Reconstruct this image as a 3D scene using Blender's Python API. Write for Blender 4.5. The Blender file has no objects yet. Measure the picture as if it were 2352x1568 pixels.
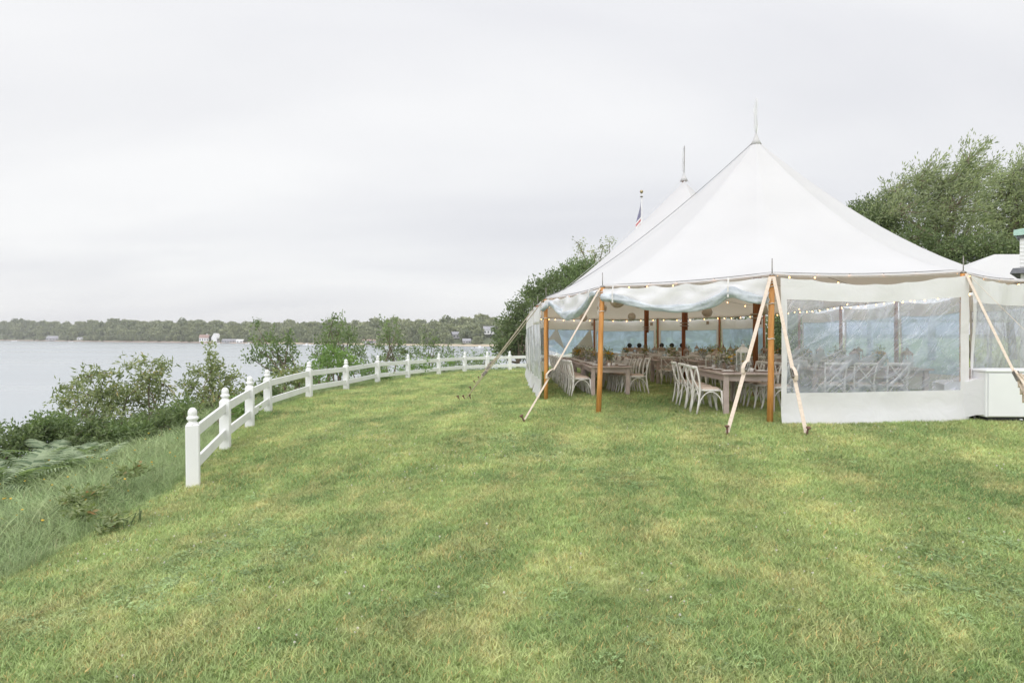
import bpy, bmesh, math, random
import numpy as np
from mathutils import Vector, Matrix
from mathutils import noise as mn

# ------------------------------------------------------------------ camera, sky, sun, exposure
S = bpy.context.scene
COL = S.collection
FOC, CX, HY, CAMZ = 1568.0, 1176.0, 772.0, 1.62
rad = math.radians
cam_d = bpy.data.cameras.new('camera')
cam_d.lens = 24.0
cam_d.sensor_width = 36.0
cam_d.clip_start = 0.05
cam_d.clip_end = 20000.0
cam = bpy.data.objects.new('camera', cam_d)
COL.objects.link(cam)
cam.location = (0, 0, CAMZ)
cam.rotation_euler = (rad(90 - 0.44), 0, 0)
S.camera = cam

SUN_EL, SUN_AZ = 38.0, 200.0            # high, behind the camera and a little to the water side
world = bpy.data.worlds.new("World")
S.world = world
world.use_nodes = True


def build_world():
    nt = world.node_tree
    N, L = nt.nodes, nt.links
    N.clear()
    out = N.new('ShaderNodeOutputWorld')
    bg = N.new('ShaderNodeBackground')
    bg.inputs['Strength'].default_value = 0.1
    sky = N.new('ShaderNodeTexSky')
    sky.sky_type = 'NISHITA'
    sky.sun_disc = False
    sky.sun_elevation = rad(SUN_EL)
    sky.sun_rotation = rad(SUN_AZ)
    tc = N.new('ShaderNodeTexCoord')
    sep = N.new('ShaderNodeSeparateXYZ')
    L.new(tc.outputs['Generated'], sep.inputs[0])
    zc = N.new('ShaderNodeMath'); zc.operation = 'MAXIMUM'; zc.inputs[1].default_value = 0.0
    L.new(sep.outputs['Z'], zc.inputs[0])
    za = N.new('ShaderNodeMath'); za.operation = 'ADD'; za.inputs[1].default_value = 0.16
    L.new(zc.outputs[0], za.inputs[0])
    px = N.new('ShaderNodeMath'); px.operation = 'DIVIDE'
    py = N.new('ShaderNodeMath'); py.operation = 'DIVIDE'
    L.new(sep.outputs['X'], px.inputs[0]); L.new(za.outputs[0], px.inputs[1])
    L.new(sep.outputs['Y'], py.inputs[0]); L.new(za.outputs[0], py.inputs[1])
    cb = N.new('ShaderNodeCombineXYZ')
    L.new(px.outputs[0], cb.inputs[0]); L.new(py.outputs[0], cb.inputs[1])
    no = N.new('ShaderNodeTexNoise')
    no.inputs['Scale'].default_value = 0.62
    no.inputs['Detail'].default_value = 6.0
    no.inputs['Roughness'].default_value = 0.48
    no.inputs['Distortion'].default_value = 0.35
    mp = N.new('ShaderNodeMapping')
    mp.inputs['Scale'].default_value = (0.55, 1.25, 1)
    mp.inputs['Location'].default_value = (3.3, 1.9, 0)
    L.new(cb.outputs[0], mp.inputs[0]); L.new(mp.outputs[0], no.inputs['Vector'])
    cr = N.new('ShaderNodeValToRGB')
    e = cr.color_ramp.elements
    e[0].position = 0.30; e[0].color = (0.80, 0.805, 0.84, 1)
    e[1].position = 0.66; e[1].color = (1.0, 1.0, 1.0, 1)
    L.new(no.outputs['Fac'], cr.inputs[0])
    # overcast gradient; the zenith, out of view, is raised to light tent and lawn
    gr = N.new('ShaderNodeMapRange')
    gr.inputs['From Min'].default_value = 0.0; gr.inputs['From Max'].default_value = 1.0
    gr.inputs['To Min'].default_value = 8.0; gr.inputs['To Max'].default_value = 18.5
    zz = N.new('ShaderNodeMath'); zz.operation = 'POWER'; zz.inputs[1].default_value = 3.6
    L.new(zc.outputs[0], zz.inputs[0]); L.new(zz.outputs[0], gr.inputs[0])
    mul = N.new('ShaderNodeMixRGB'); mul.blend_type = 'MULTIPLY'; mul.inputs[0].default_value = 1.0
    L.new(cr.outputs[0], mul.inputs[1]); L.new(gr.outputs[0], mul.inputs[2])
    mix = N.new('ShaderNodeMixRGB'); mix.inputs[0].default_value = 0.95
    L.new(sky.outputs[0], mix.inputs[1]); L.new(mul.outputs[0], mix.inputs[2])
    L.new(mix.outputs[0], bg.inputs['Color'])
    L.new(bg.outputs[0], out.inputs['Surface'])


build_world()
sun_d = bpy.data.lights.new('sun', 'SUN')
sun_d.energy = 1.5
sun_d.angle = rad(70)
sun_d.color = (1.0, 0.985, 0.96)
sun = bpy.data.objects.new('sun', sun_d)
COL.objects.link(sun)
sd = Vector((math.sin(rad(SUN_AZ)) * math.cos(rad(SUN_EL)), math.cos(rad(SUN_AZ)) * math.cos(rad(SUN_EL)), math.sin(rad(SUN_EL))))
sun.rotation_euler = sd.to_track_quat('Z', 'Y').to_euler()
sun.location = (0, 0, 60)
S.view_settings.view_transform = 'Standard'
S.view_settings.look = 'None'
S.view_settings.exposure = 0.31
S.view_settings.gamma = 1.0
S.view_settings.use_curve_mapping = False
S.render.engine = 'CYCLES'
S.cycles.use_denoising = True
S.cycles.transparent_max_bounces = 24
S.cycles.max_bounces = 8
S.cycles.diffuse_bounces = 5
S.cycles.sample_clamp_indirect = 6.0

rng = random.Random(7)
nrng = np.random.default_rng(7)


def at(px, py, d):
    """A point of the photograph (2352 px wide) at a depth of d metres."""
    return Vector(((px - CX) / FOC * d, d, CAMZ - (py - HY) / FOC * d))


# ------------------------------------------------------------------ materials
def new_mat(name):
    m = bpy.data.materials.new(name)
    m.use_nodes = True
    nt = m.node_tree
    nt.nodes.clear()
    return m, nt.nodes, nt.links


def simple(name, c1, c2=None, rough=0.6, scale=8.0, stretch=(1, 1, 1), bump=0.0, bscale=None, metal=0.0, detail=5.0, spec=0.4, lo=0.35, hi=0.65):
    """Principled surface whose colour wanders between c1 and c2 by a noise in object space."""
    m, N, L = new_mat(name)
    out = N.new('ShaderNodeOutputMaterial')
    b = N.new('ShaderNodeBsdfPrincipled')
    L.new(b.outputs[0], out.inputs[0])
    b.inputs['Roughness'].default_value = rough
    b.inputs['Metallic'].default_value = metal
    b.inputs['Specular IOR Level'].default_value = spec
    c2 = c2 or tuple(x * 0.82 for x in c1)
    tc = N.new('ShaderNodeTexCoord')
    mp = N.new('ShaderNodeMapping'); mp.inputs['Scale'].default_value = stretch
    L.new(tc.outputs['Object'], mp.inputs[0])
    no = N.new('ShaderNodeTexNoise'); no.inputs['Scale'].default_value = scale; no.inputs['Detail'].default_value = detail
    L.new(mp.outputs[0], no.inputs['Vector'])
    cr = N.new('ShaderNodeValToRGB')
    cr.color_ramp.elements[0].position = lo; cr.color_ramp.elements[0].color = (*c1, 1)
    cr.color_ramp.elements[1].position = hi; cr.color_ramp.elements[1].color = (*c2, 1)
    L.new(no.outputs['Fac'], cr.inputs[0]); L.new(cr.outputs[0], b.inputs['Base Color'])
    if bump:
        nb = N.new('ShaderNodeTexNoise'); nb.inputs['Scale'].default_value = bscale or scale * 3; nb.inputs['Detail'].default_value = 4
        L.new(mp.outputs[0], nb.inputs['Vector'])
        bp = N.new('ShaderNodeBump'); bp.inputs['Strength'].default_value = bump; bp.inputs['Distance'].default_value = 0.02
        L.new(nb.outputs['Fac'], bp.inputs['Height']); L.new(bp.outputs[0], b.inputs['Normal'])
    return m


def fabric(name, col, trans_col, trans=0.3, bump=0.25, bscale=3.0, var=0.05, cscale=0.9):
    """Sailcloth: diffuse outside, lets some light through to the inside."""
    m, N, L = new_mat(name)
    out = N.new('ShaderNodeOutputMaterial')
    d = N.new('ShaderNodeBsdfPrincipled'); d.inputs['Roughness'].default_value = 0.75; d.inputs['Specular IOR Level'].default_value = 0.15
    t = N.new('ShaderNodeBsdfTranslucent'); t.inputs['Color'].default_value = (*trans_col, 1)
    tc = N.new('ShaderNodeTexCoord')
    no = N.new('ShaderNodeTexNoise'); no.inputs['Scale'].default_value = cscale; no.inputs['Detail'].default_value = 6
    L.new(tc.outputs['Object'], no.inputs['Vector'])
    cr = N.new('ShaderNodeValToRGB')
    cr.color_ramp.elements[0].position = 0.3; cr.color_ramp.elements[0].color = (*[c * (1 - var) for c in col], 1)
    cr.color_ramp.elements[1].position = 0.7; cr.color_ramp.elements[1].color = (*col, 1)
    L.new(no.outputs['Fac'], cr.inputs[0]); L.new(cr.outputs[0], d.inputs['Base Color'])
    nb = N.new('ShaderNodeTexNoise'); nb.inputs['Scale'].default_value = bscale; nb.inputs['Detail'].default_value = 5; nb.inputs['Distortion'].default_value = 0.8
    L.new(tc.outputs['Object'], nb.inputs['Vector'])
    bp = N.new('ShaderNodeBump'); bp.inputs['Strength'].default_value = bump; bp.inputs['Distance'].default_value = 0.05
    L.new(nb.outputs['Fac'], bp.inputs['Height'])
    L.new(bp.outputs[0], d.inputs['Normal']); L.new(bp.outputs[0], t.inputs['Normal'])
    mx = N.new('ShaderNodeMixShader'); mx.inputs[0].default_value = trans
    L.new(d.outputs[0], mx.inputs[1]); L.new(t.outputs[0], mx.inputs[2]); L.new(mx.outputs[0], out.inputs[0])
    return m


def vinyl(name, tint, haze_col, haze, rough=0.12, bump=0.35, refl=0.12, thru=0.5, var=1.0, rot=-0.65, stretch=(.9, .7, .17)):
    """Clear plastic window: mostly transparent, a milky share, wrinkled reflections."""
    m, N, L = new_mat(name)
    out = N.new('ShaderNodeOutputMaterial')
    tr = N.new('ShaderNodeBsdfTransparent'); tr.inputs[0].default_value = (*tint, 1)
    df = N.new('ShaderNodeBsdfDiffuse'); df.inputs[0].default_value = (*haze_col, 1)
    tl = N.new('ShaderNodeBsdfTranslucent'); tl.inputs[0].default_value = (*haze_col, 1)
    gl = N.new('ShaderNodeBsdfGlossy'); gl.inputs['Roughness'].default_value = rough
    tc = N.new('ShaderNodeTexCoord')
    mp = N.new('ShaderNodeMapping'); mp.vector_type = 'TEXTURE'; mp.inputs['Rotation'].default_value = (0, rot, 0); mp.inputs['Scale'].default_value = stretch
    L.new(tc.outputs['Object'], mp.inputs[0])
    nb = N.new('ShaderNodeTexNoise'); nb.inputs['Scale'].default_value = 1.7; nb.inputs['Detail'].default_value = 4; nb.inputs['Roughness'].default_value = .55; nb.inputs['Distortion'].default_value = 1.5
    L.new(mp.outputs[0], nb.inputs['Vector'])
    bp = N.new('ShaderNodeBump'); bp.inputs['Strength'].default_value = bump; bp.inputs['Distance'].default_value = 0.09
    L.new(nb.outputs['Fac'], bp.inputs['Height'])
    L.new(bp.outputs[0], gl.inputs['Normal'])
    hz = N.new('ShaderNodeMixShader'); hz.inputs[0].default_value = thru
    L.new(df.outputs[0], hz.inputs[1]); L.new(tl.outputs[0], hz.inputs[2])
    m1 = N.new('ShaderNodeMixShader')
    # milky creases
    cr = N.new('ShaderNodeMapRange'); cr.inputs['From Min'].default_value = 0.44; cr.inputs['From Max'].default_value = 0.72
    cr.inputs['To Min'].default_value = haze * max(.15, 1 - .5 * var); cr.inputs['To Max'].default_value = min(1, haze * (1 + .7 * var))
    L.new(nb.outputs['Fac'], cr.inputs[0]); L.new(cr.outputs[0], m1.inputs[0])
    L.new(tr.outputs[0], m1.inputs[1]); L.new(hz.outputs[0], m1.inputs[2])
    fr = N.new('ShaderNodeLayerWeight'); fr.inputs['Blend'].default_value = 0.5
    L.new(bp.outputs[0], fr.inputs['Normal'])
    pw = N.new('ShaderNodeMath'); pw.operation = 'POWER'; pw.inputs[1].default_value = 3.5
    L.new(fr.outputs['Facing'], pw.inputs[0])
    fm = N.new('ShaderNodeMath'); fm.operation = 'MULTIPLY_ADD'; fm.inputs[1].default_value = .75; fm.inputs[2].default_value = refl * 0.3; fm.use_clamp = True
    L.new(pw.outputs[0], fm.inputs[0])
    m2 = N.new('ShaderNodeMixShader'); L.new(fm.outputs[0], m2.inputs[0])
    L.new(m1.outputs[0], m2.inputs[1]); L.new(gl.outputs[0], m2.inputs[2])
    L.new(m2.outputs[0], out.inputs[0])
    return m


def leafmat(name, dark, light, trans=0.35, warm=None):
    """Foliage: each leaf has its own tint (face attribute), part of the light passes through."""
    m, N, L = new_mat(name)
    out = N.new('ShaderNodeOutputMaterial')
    at_ = N.new('ShaderNodeAttribute'); at_.attribute_name = 'tint'
    cr = N.new('ShaderNodeValToRGB')
    e = cr.color_ramp.elements
    e[0].position = 0.0; e[0].color = (*dark, 1)
    e[1].position = 0.9 if warm else 1.0; e[1].color = (*light, 1)
    if warm:
        x = e.new(1.0); x.color = (*warm, 1)
    L.new(at_.outputs['Fac'], cr.inputs[0])
    d = N.new('ShaderNodeBsdfPrincipled'); d.inputs['Roughness'].default_value = 0.55; d.inputs['Specular IOR Level'].default_value = 0.3
    t = N.new('ShaderNodeBsdfTranslucent')
    L.new(cr.outputs[0], d.inputs['Base Color'])
    br = N.new('ShaderNodeMixRGB'); br.blend_type = 'MULTIPLY'; br.inputs[0].default_value = 1; br.inputs[2].default_value = (1.1, 1.25, 0.6, 1)
    L.new(cr.outputs[0], br.inputs[1]); L.new(br.outputs[0], t.inputs[0])
    mx = N.new('ShaderNodeMixShader'); mx.inputs[0].default_value = trans
    L.new(d.outputs[0], mx.inputs[1]); L.new(t.outputs[0], mx.inputs[2]); L.new(mx.outputs[0], out.inputs[0])
    return m


def lawn_color(N, L, vec, g1, g2, y1):
    """Patchy lawn colour from world position: green, deeper green and straw yellow."""
    n1 = N.new('ShaderNodeTexNoise'); n1.inputs['Scale'].default_value = 0.55; n1.inputs['Detail'].default_value = 5; n1.inputs['Roughness'].default_value = 0.6
    L.new(vec, n1.inputs['Vector'])
    r1 = N.new('ShaderNodeValToRGB')
    r1.color_ramp.elements[0].position = 0.36; r1.color_ramp.elements[0].color = (*g1, 1)
    r1.color_ramp.elements[1].position = 0.64; r1.color_ramp.elements[1].color = (*g2, 1)
    L.new(n1.outputs['Fac'], r1.inputs[0])
    n2 = N.new('ShaderNodeTexNoise'); n2.inputs['Scale'].default_value = 2.1; n2.inputs['Detail'].default_value = 8; n2.inputs['Roughness'].default_value = 0.68
    mp = N.new('ShaderNodeMapping'); mp.inputs['Location'].default_value = (17, 5, 0); mp.inputs['Scale'].default_value = (1, 0.6, 1)
    L.new(vec, mp.inputs[0]); L.new(mp.outputs[0], n2.inputs['Vector'])
    r2 = N.new('ShaderNodeMapRange'); r2.inputs['From Min'].default_value = 0.47; r2.inputs['From Max'].default_value = 0.7
    r2.inputs['To Max'].default_value = 0.85
    L.new(n2.outputs['Fac'], r2.inputs[0])
    mx = N.new('ShaderNodeMixRGB'); L.new(r2.outputs[0], mx.inputs[0]); L.new(r1.outputs[0], mx.inputs[1]); mx.inputs[2].default_value = (*y1, 1)
    # faint lanes left by the mower
    wv = N.new('ShaderNodeTexWave'); wv.wave_type = 'BANDS'; wv.bands_direction = 'X'
    wv.inputs['Scale'].default_value = .26; wv.inputs['Distortion'].default_value = 1.6; wv.inputs['Detail'].default_value = 3; wv.inputs['Detail Scale'].default_value = .8
    rm = N.new('ShaderNodeMapping'); rm.inputs['Rotation'].default_value = (0, 0, .16); L.new(vec, rm.inputs[0]); L.new(rm.outputs[0], wv.inputs['Vector'])
    wr = N.new('ShaderNodeMapRange'); wr.inputs['To Min'].default_value = .92; wr.inputs['To Max'].default_value = 1.06; L.new(wv.outputs['Fac'], wr.inputs[0])
    ml = N.new('ShaderNodeMixRGB'); ml.blend_type = 'MULTIPLY'; ml.inputs[0].default_value = 1; L.new(mx.outputs[0], ml.inputs[1]); L.new(wr.outputs[0], ml.inputs[2])
    return ml.outputs[0]


G1, G2, Y1 = (0.235, 0.335, 0.128), (0.405, 0.490, 0.198), (0.610, 0.580, 0.280)


def blade_mat(name, g1, g2, y1, dry=(0.72, 0.52, 0.22), dry_share=0.07, trans=0.22):
    m, N, L = new_mat(name)
    out = N.new('ShaderNodeOutputMaterial')
    geo = N.new('ShaderNodeNewGeometry')
    c = lawn_color(N, L, geo.outputs['Position'], g1, g2, y1)
    a = N.new('ShaderNodeAttribute'); a.attribute_name = 'tint'
    oi = N.new('ShaderNodeObjectInfo')
    sm = N.new('ShaderNodeMath'); sm.operation = 'MULTIPLY_ADD'; sm.inputs[1].default_value = 0.5
    hs = N.new('ShaderNodeMath'); hs.operation = 'MULTIPLY'; hs.inputs[1].default_value = 0.5
    L.new(oi.outputs['Random'], hs.inputs[0]); L.new(a.outputs['Fac'], sm.inputs[0]); L.new(hs.outputs[0], sm.inputs[2])
    mr = N.new('ShaderNodeMapRange'); mr.inputs['To Min'].default_value = 0.42; mr.inputs['To Max'].default_value = 1.75
    L.new(sm.outputs[0], mr.inputs[0])
    ml = N.new('ShaderNodeMixRGB'); ml.blend_type = 'MULTIPLY'; ml.inputs[0].default_value = 1
    L.new(c, ml.inputs[1]); L.new(mr.outputs[0], ml.inputs[2])
    gt = N.new('ShaderNodeMath'); gt.operation = 'GREATER_THAN'; gt.inputs[1].default_value = 1 - dry_share
    L.new(a.outputs['Fac'], gt.inputs[0])
    dm = N.new('ShaderNodeMixRGB'); L.new(gt.outputs[0], dm.inputs[0]); L.new(ml.outputs[0], dm.inputs[1]); dm.inputs[2].default_value = (*dry, 1)
    d = N.new('ShaderNodeBsdfPrincipled'); d.inputs['Roughness'].default_value = 0.5; d.inputs['Specular IOR Level'].default_value = 0.35
    t = N.new('ShaderNodeBsdfTranslucent')
    L.new(dm.outputs[0], d.inputs['Base Color']); L.new(dm.outputs[0], t.inputs[0])
    mx = N.new('ShaderNodeMixShader'); mx.inputs[0].default_value = trans
    L.new(d.outputs[0], mx.inputs[1]); L.new(t.outputs[0], mx.inputs[2]); L.new(mx.outputs[0], out.inputs[0])
    return m


def ground_mat():
    m, N, L = new_mat('lawn')
    out = N.new('ShaderNodeOutputMaterial')
    geo = N.new('ShaderNodeNewGeometry')
    c = lawn_color(N, L, geo.outputs['Position'], tuple(x * .85 for x in G1), tuple(x * .9 for x in G2), tuple(x * .9 for x in Y1))
    fn = N.new('ShaderNodeTexNoise'); fn.inputs['Scale'].default_value = 28; fn.inputs['Detail'].default_value = 6; fn.inputs['Roughness'].default_value = 0.7
    L.new(geo.outputs['Position'], fn.inputs['Vector'])
    mr = N.new('ShaderNodeMapRange'); mr.inputs['From Min'].default_value = .3; mr.inputs['From Max'].default_value = .7
    mr.inputs['To Min'].default_value = .65; mr.inputs['To Max'].default_value = 1.3
    L.new(fn.outputs['Fac'], mr.inputs[0])
    ml = N.new('ShaderNodeMixRGB'); ml.blend_type = 'MULTIPLY'; ml.inputs[0].default_value = 1
    L.new(c, ml.inputs[1]); L.new(mr.outputs[0], ml.inputs[2])
    a = N.new('ShaderNodeAttribute'); a.attribute_name = 'wild'
    wm = N.new('ShaderNodeMixRGB'); L.new(a.outputs['Fac'], wm.inputs[0]); L.new(ml.outputs[0], wm.inputs[1]); wm.inputs[2].default_value = (0.13, 0.17, 0.075, 1)
    b = N.new('ShaderNodeBsdfPrincipled'); b.inputs['Roughness'].default_value = 0.9; b.inputs['Specular IOR Level'].default_value = 0.1
    L.new(wm.outputs[0], b.inputs['Base Color'])
    bp = N.new('ShaderNodeBump'); bp.inputs['Strength'].default_value = 0.6; bp.inputs['Distance'].default_value = 0.03
    L.new(fn.outputs['Fac'], bp.inputs['Height']); L.new(bp.outputs[0], b.inputs['Normal'])
    L.new(b.outputs[0], out.inputs[0])
    return m


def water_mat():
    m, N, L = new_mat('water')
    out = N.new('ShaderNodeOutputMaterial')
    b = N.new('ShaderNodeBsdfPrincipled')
    b.inputs['Base Color'].default_value = (0.33, 0.365, 0.39, 1)  # pale base colour stands in for sky reflected off the ripples
    b.inputs['Roughness'].default_value = 0.16
    b.inputs['IOR'].default_value = 1.33
    geo = N.new('ShaderNodeNewGeometry')
    mp = N.new('ShaderNodeMapping'); mp.inputs['Scale'].default_value = (0.5, 1.4, 1)
    L.new(geo.outputs['Position'], mp.inputs[0])
    n = N.new('ShaderNodeTexNoise'); n.inputs['Scale'].default_value = 0.9; n.inputs['Detail'].default_value = 5
    L.new(mp.outputs[0], n.inputs['Vector'])
    bp = N.new('ShaderNodeBump'); bp.inputs['Strength'].default_value = 0.05; bp.inputs['Distance'].default_value = 0.05
    L.new(n.outputs['Fac'], bp.inputs['Height']); L.new(bp.outputs[0], b.inputs['Normal'])
    # broad lanes of calmer and rougher water
    m2 = N.new('ShaderNodeMapping'); m2.inputs['Scale'].default_value = (0.0025, 0.016, 1)
    L.new(geo.outputs['Position'], m2.inputs[0])
    n2 = N.new('ShaderNodeTexNoise'); n2.inputs['Scale'].default_value = 1.0; n2.inputs['Detail'].default_value = 4
    L.new(m2.outputs[0], n2.inputs['Vector'])
    mr = N.new('ShaderNodeMapRange'); mr.inputs['From Min'].default_value = .35; mr.inputs['From Max'].default_value = .65
    mr.inputs['To Min'].default_value = .16; mr.inputs['To Max'].default_value = .26
    L.new(n2.outputs['Fac'], mr.inputs[0]); L.new(mr.outputs[0], b.inputs['Roughness'])
    L.new(b.outputs[0], out.inputs[0])
    return m


def emit_mat(name, col, strength):
    m, N, L = new_mat(name)
    out = N.new('ShaderNodeOutputMaterial')
    e = N.new('ShaderNodeEmission'); e.inputs[0].default_value = (*col, 1); e.inputs[1].default_value = strength
    L.new(e.outputs[0], out.inputs[0])
    return m


def glass_mat(name='clear_glass', tint=(.95, .96, .96)):
    m, N, L = new_mat(name)
    out = N.new('ShaderNodeOutputMaterial')
    tr = N.new('ShaderNodeBsdfTransparent'); tr.inputs[0].default_value = (*tint, 1)
    gl = N.new('ShaderNodeBsdfGlossy'); gl.inputs['Roughness'].default_value = 0.04
    fr = N.new('ShaderNodeLayerWeight'); fr.inputs['Blend'].default_value = 0.5
    pw = N.new('ShaderNodeMath'); pw.operation = 'POWER'; pw.inputs[1].default_value = 4.0
    L.new(fr.outputs['Facing'], pw.inputs[0])
    fm = N.new('ShaderNodeMath'); fm.operation = 'MULTIPLY_ADD'; fm.inputs[1].default_value = .8; fm.inputs[2].default_value = 0.05; fm.use_clamp = True
    L.new(pw.outputs[0], fm.inputs[0])
    mx = N.new('ShaderNodeMixShader'); L.new(fm.outputs[0], mx.inputs[0]); L.new(tr.outputs[0], mx.inputs[1]); L.new(gl.outputs[0], mx.inputs[2])
    L.new(mx.outputs[0], out.inputs[0])
    return m


M = {}
M['lawn'] = ground_mat()
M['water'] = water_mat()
M['blade'] = blade_mat('grass_blade', G1, G2, Y1)
M['tall'] = blade_mat('tall_grass_blade', (0.26, 0.355, 0.165), (0.37, 0.465, 0.225), (0.44, 0.49, 0.25), dry=(.48, .42, .25), dry_share=.05)
M['clover'] = blade_mat('clover_leaf', (0.21, 0.31, 0.12), (0.30, 0.41, 0.18), (0.36, 0.44, 0.21), dry_share=-1)
M['petal_white'] = simple('white_petal', (.80, .78, .74), (.72, .66, .60), .7, 60)
M['petal_yellow'] = simple('yellow_petal', (.72, .50, .06), (.62, .38, .04), .6, 60)
M['petal_cream'] = simple('cream_petal', (.78, .72, .58), (.70, .60, .45), .7, 60)
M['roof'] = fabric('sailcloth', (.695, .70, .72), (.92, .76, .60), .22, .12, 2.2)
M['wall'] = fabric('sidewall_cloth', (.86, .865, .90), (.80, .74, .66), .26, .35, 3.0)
M['farwall'] = fabric('sidewall_cloth_shaded', (.85, .84, .82), (.80, .70, .60), .26, .25, 3.0)
M['roll'] = fabric('rolled_vinyl', (.82, .86, .90), (.72, .80, .88), .35, .8, 6.0, .36, 4.0)
M['pane'] = vinyl('clear_window', (.94, .96, 1.0), (.72, .79, .97), .34, .14, .6, .3, .3, .65, -.75, (.9, .7, .36))
M['farpane'] = vinyl('clear_window_far', (.78, .89, 1.0), (.60, .735, .95), .74, .2, .06, .03, .90, .4, .2, (1.6, 1.6, 1.1))
M['sidepane'] = vinyl('milky_side_window', (.92, .95, 1.0), (.84, .89, .96), .82, .2, .1, .03, .30, .2, .1, (.5, .5, 2.0))
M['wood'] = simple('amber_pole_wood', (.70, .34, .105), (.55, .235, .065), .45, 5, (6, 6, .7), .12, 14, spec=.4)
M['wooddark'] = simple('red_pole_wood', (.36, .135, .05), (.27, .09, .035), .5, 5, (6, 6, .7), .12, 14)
M['strap'] = simple('cream_webbing', (.70, .60, .50), (.60, .50, .41), .8, 30, (1, 1, 1), .2, 220)
M['rope'] = simple('grey_rope', (.30, .30, .31), (.22, .22, .23), .8, 40)
M['whiterope'] = simple('white_cord', (.78, .76, .76), (.68, .66, .66), .8, 40)
M['steel'] = simple('dull_steel', (.33, .31, .29), (.22, .20, .18), .4, 20, metal=.8)
M['rust'] = simple('rusty_steel', (.10, .055, .04), (.17, .09, .06), .8, 25, bump=.3)
M['white'] = simple('white_painted_fence', (.84, .84, .85), (.74, .745, .74), .5, 2.6, (1, 1, .35), .12, 40, spec=.3, detail=10, lo=.42, hi=.78)
M['chair'] = simple('whitewashed_wood', (.84, .82, .80), (.70, .67, .63), .6, 9, (1, 1, .35), .1, 30)
M['cushion'] = simple('beige_cushion', (.66, .54, .45), (.58, .47, .39), .9, 14, bump=.2, bscale=90)
M['table'] = simple('mauve_wash_wood', (.55, .455, .42), (.44, .355, .325), .6, 5, (1, .18, 1), .15, 16)
M['tan'] = simple('weathered_tan_metal', (.47, .37, .29), (.36, .27, .21), .6, 12, bump=.15)
M['whitemetal'] = simple('white_lantern_frame', (.80, .78, .75), (.68, .64, .60), .5, 14)
M['glass'] = glass_mat()
M['plate'] = simple('woven_charger', (.42, .32, .25), (.33, .25, .19), .8, 50, bump=.3)
M['napkin'] = simple('white_napkin', (.80, .78, .76), (.72, .69, .66), .9, 20)
M['candle'] = simple('ivory_wax', (.80, .75, .64), None, .5, 10)
M['bulb'] = emit_mat('lit_bulb', (1.0, .52, .19), 5)
M['cable'] = simple('dark_cable', (.10, .09, .08), None, .6, 10)
M['pennant'] = fabric('pennant_cloth', (.92, .92, .94), (.95, .95, .97), .55, .05, 3)
M['paper'] = fabric('lantern_paper', (.80, .74, .66), (.80, .70, .58), .35, .2, 18)
M['lf_green'] = leafmat('leaf_tree', (0.095, 0.13, 0.065), (0.285, 0.335, 0.175), .32)
M['lf_gale'] = leafmat('leaf_windy', (.145, .18, .11), (.46, .50, .31), .38)
M['lf_dark'] = leafmat('leaf_dark', (.085, .122, .06), (.235, .29, .14), .3)
M['lf_olive'] = leafmat('leaf_olive', (0.145, 0.185, 0.09), (0.39, 0.43, 0.23), .32, (.44, .37, .17))
M['lf_bright'] = leafmat('leaf_bright', (0.15, 0.24, 0.085), (0.31, 0.43, 0.17), .38)
M['lf_shrub'] = leafmat('leaf_shrub', (0.115, 0.17, 0.08), (0.275, 0.345, 0.165), .33)
M['lf_weed'] = leafmat('leaf_weed', (.18, .23, .11), (.36, .40, .22), .3, (.40, .24, .12))
M['lf_fern'] = leafmat('leaf_fern', (0.1, 0.155, 0.085), (0.4, 0.47, 0.31), .35)
M['lf_far'] = leafmat('leaf_far', (.165, .195, .12), (.34, .36, .21), .15)
M['bark'] = simple('bark', (.20, .16, .12), (.12, .095, .07), .9, 9, (1, 1, .3), .5, 20)
M['barkpale'] = simple('pale_bark', (.33, .28, .21), (.22, .18, .13), .9, 9, (1, 1, .3), .5, 20)
M['stem'] = simple('green_stem', (.12, .17, .06), (.08, .12, .04), .6, 20)
M['fernstalk'] = simple('fern_stalk', (.16, .19, .10), (.12, .13, .07), .7, 20)
M['acwhite'] = simple('white_steel', (.82, .83, .85), (.79, .80, .82), .4, 3)
M['black'] = simple('black_plastic', (.018, .018, .02), (.03, .03, .032), .5, 10)
M['redprint'] = simple('red_print', (.62, .33, .28), None, .7, 20)
M['wallpaint'] = simple('white_clapboard', (.78, .78, .79), (.72, .72, .73), .6, 2)
M['copper'] = simple('green_copper', (.34, .52, .45), (.42, .58, .52), .6, 6)
M['roofgrey'] = simple('grey_shingle', (.16, .165, .18), (.10, .105, .115), .8, 8)
M['farroof'] = simple('far_grey_roof', (.34, .34, .37), (.28, .28, .31), .8, .5)
M['farred'] = simple('far_red_roof', (.36, .25, .22), None, .8, .5)
M['farwallw'] = simple('far_white_wall', (.80, .80, .80), (.72, .72, .73), .7, .3)
M['farwallg'] = simple('far_grey_wall', (.42, .41, .42), (.36, .35, .36), .8, .3)
M['farglass'] = simple('far_window', (.08, .09, .11), None, .2, 1)
M['sand'] = simple('sand', (.52, .43, .33), (.42, .33, .26), .9, .05)
M['gold'] = simple('brass_ball', (.42, .33, .18), None, .35, 4, metal=.8)
M['polewhite'] = simple('flagpole_white', (.74, .74, .74), None, .4, 4)
M['boat'] = simple('white_gelcoat', (.80, .81, .83), (.74, .75, .77), .3, 1)
M['navy'] = simple('dark_blue_hull', (.05, .06, .10), None, .4, 1)


# ------------------------------------------------------------------ object helpers
def link(o):
    COL.objects.link(o)
    return o


def tag(o, label=None, cat=None, group=None, kind=None):
    if label: o['label'] = label
    if cat: o['category'] = cat
    if group: o['group'] = group
    if kind: o['kind'] = kind
    return o


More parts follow.
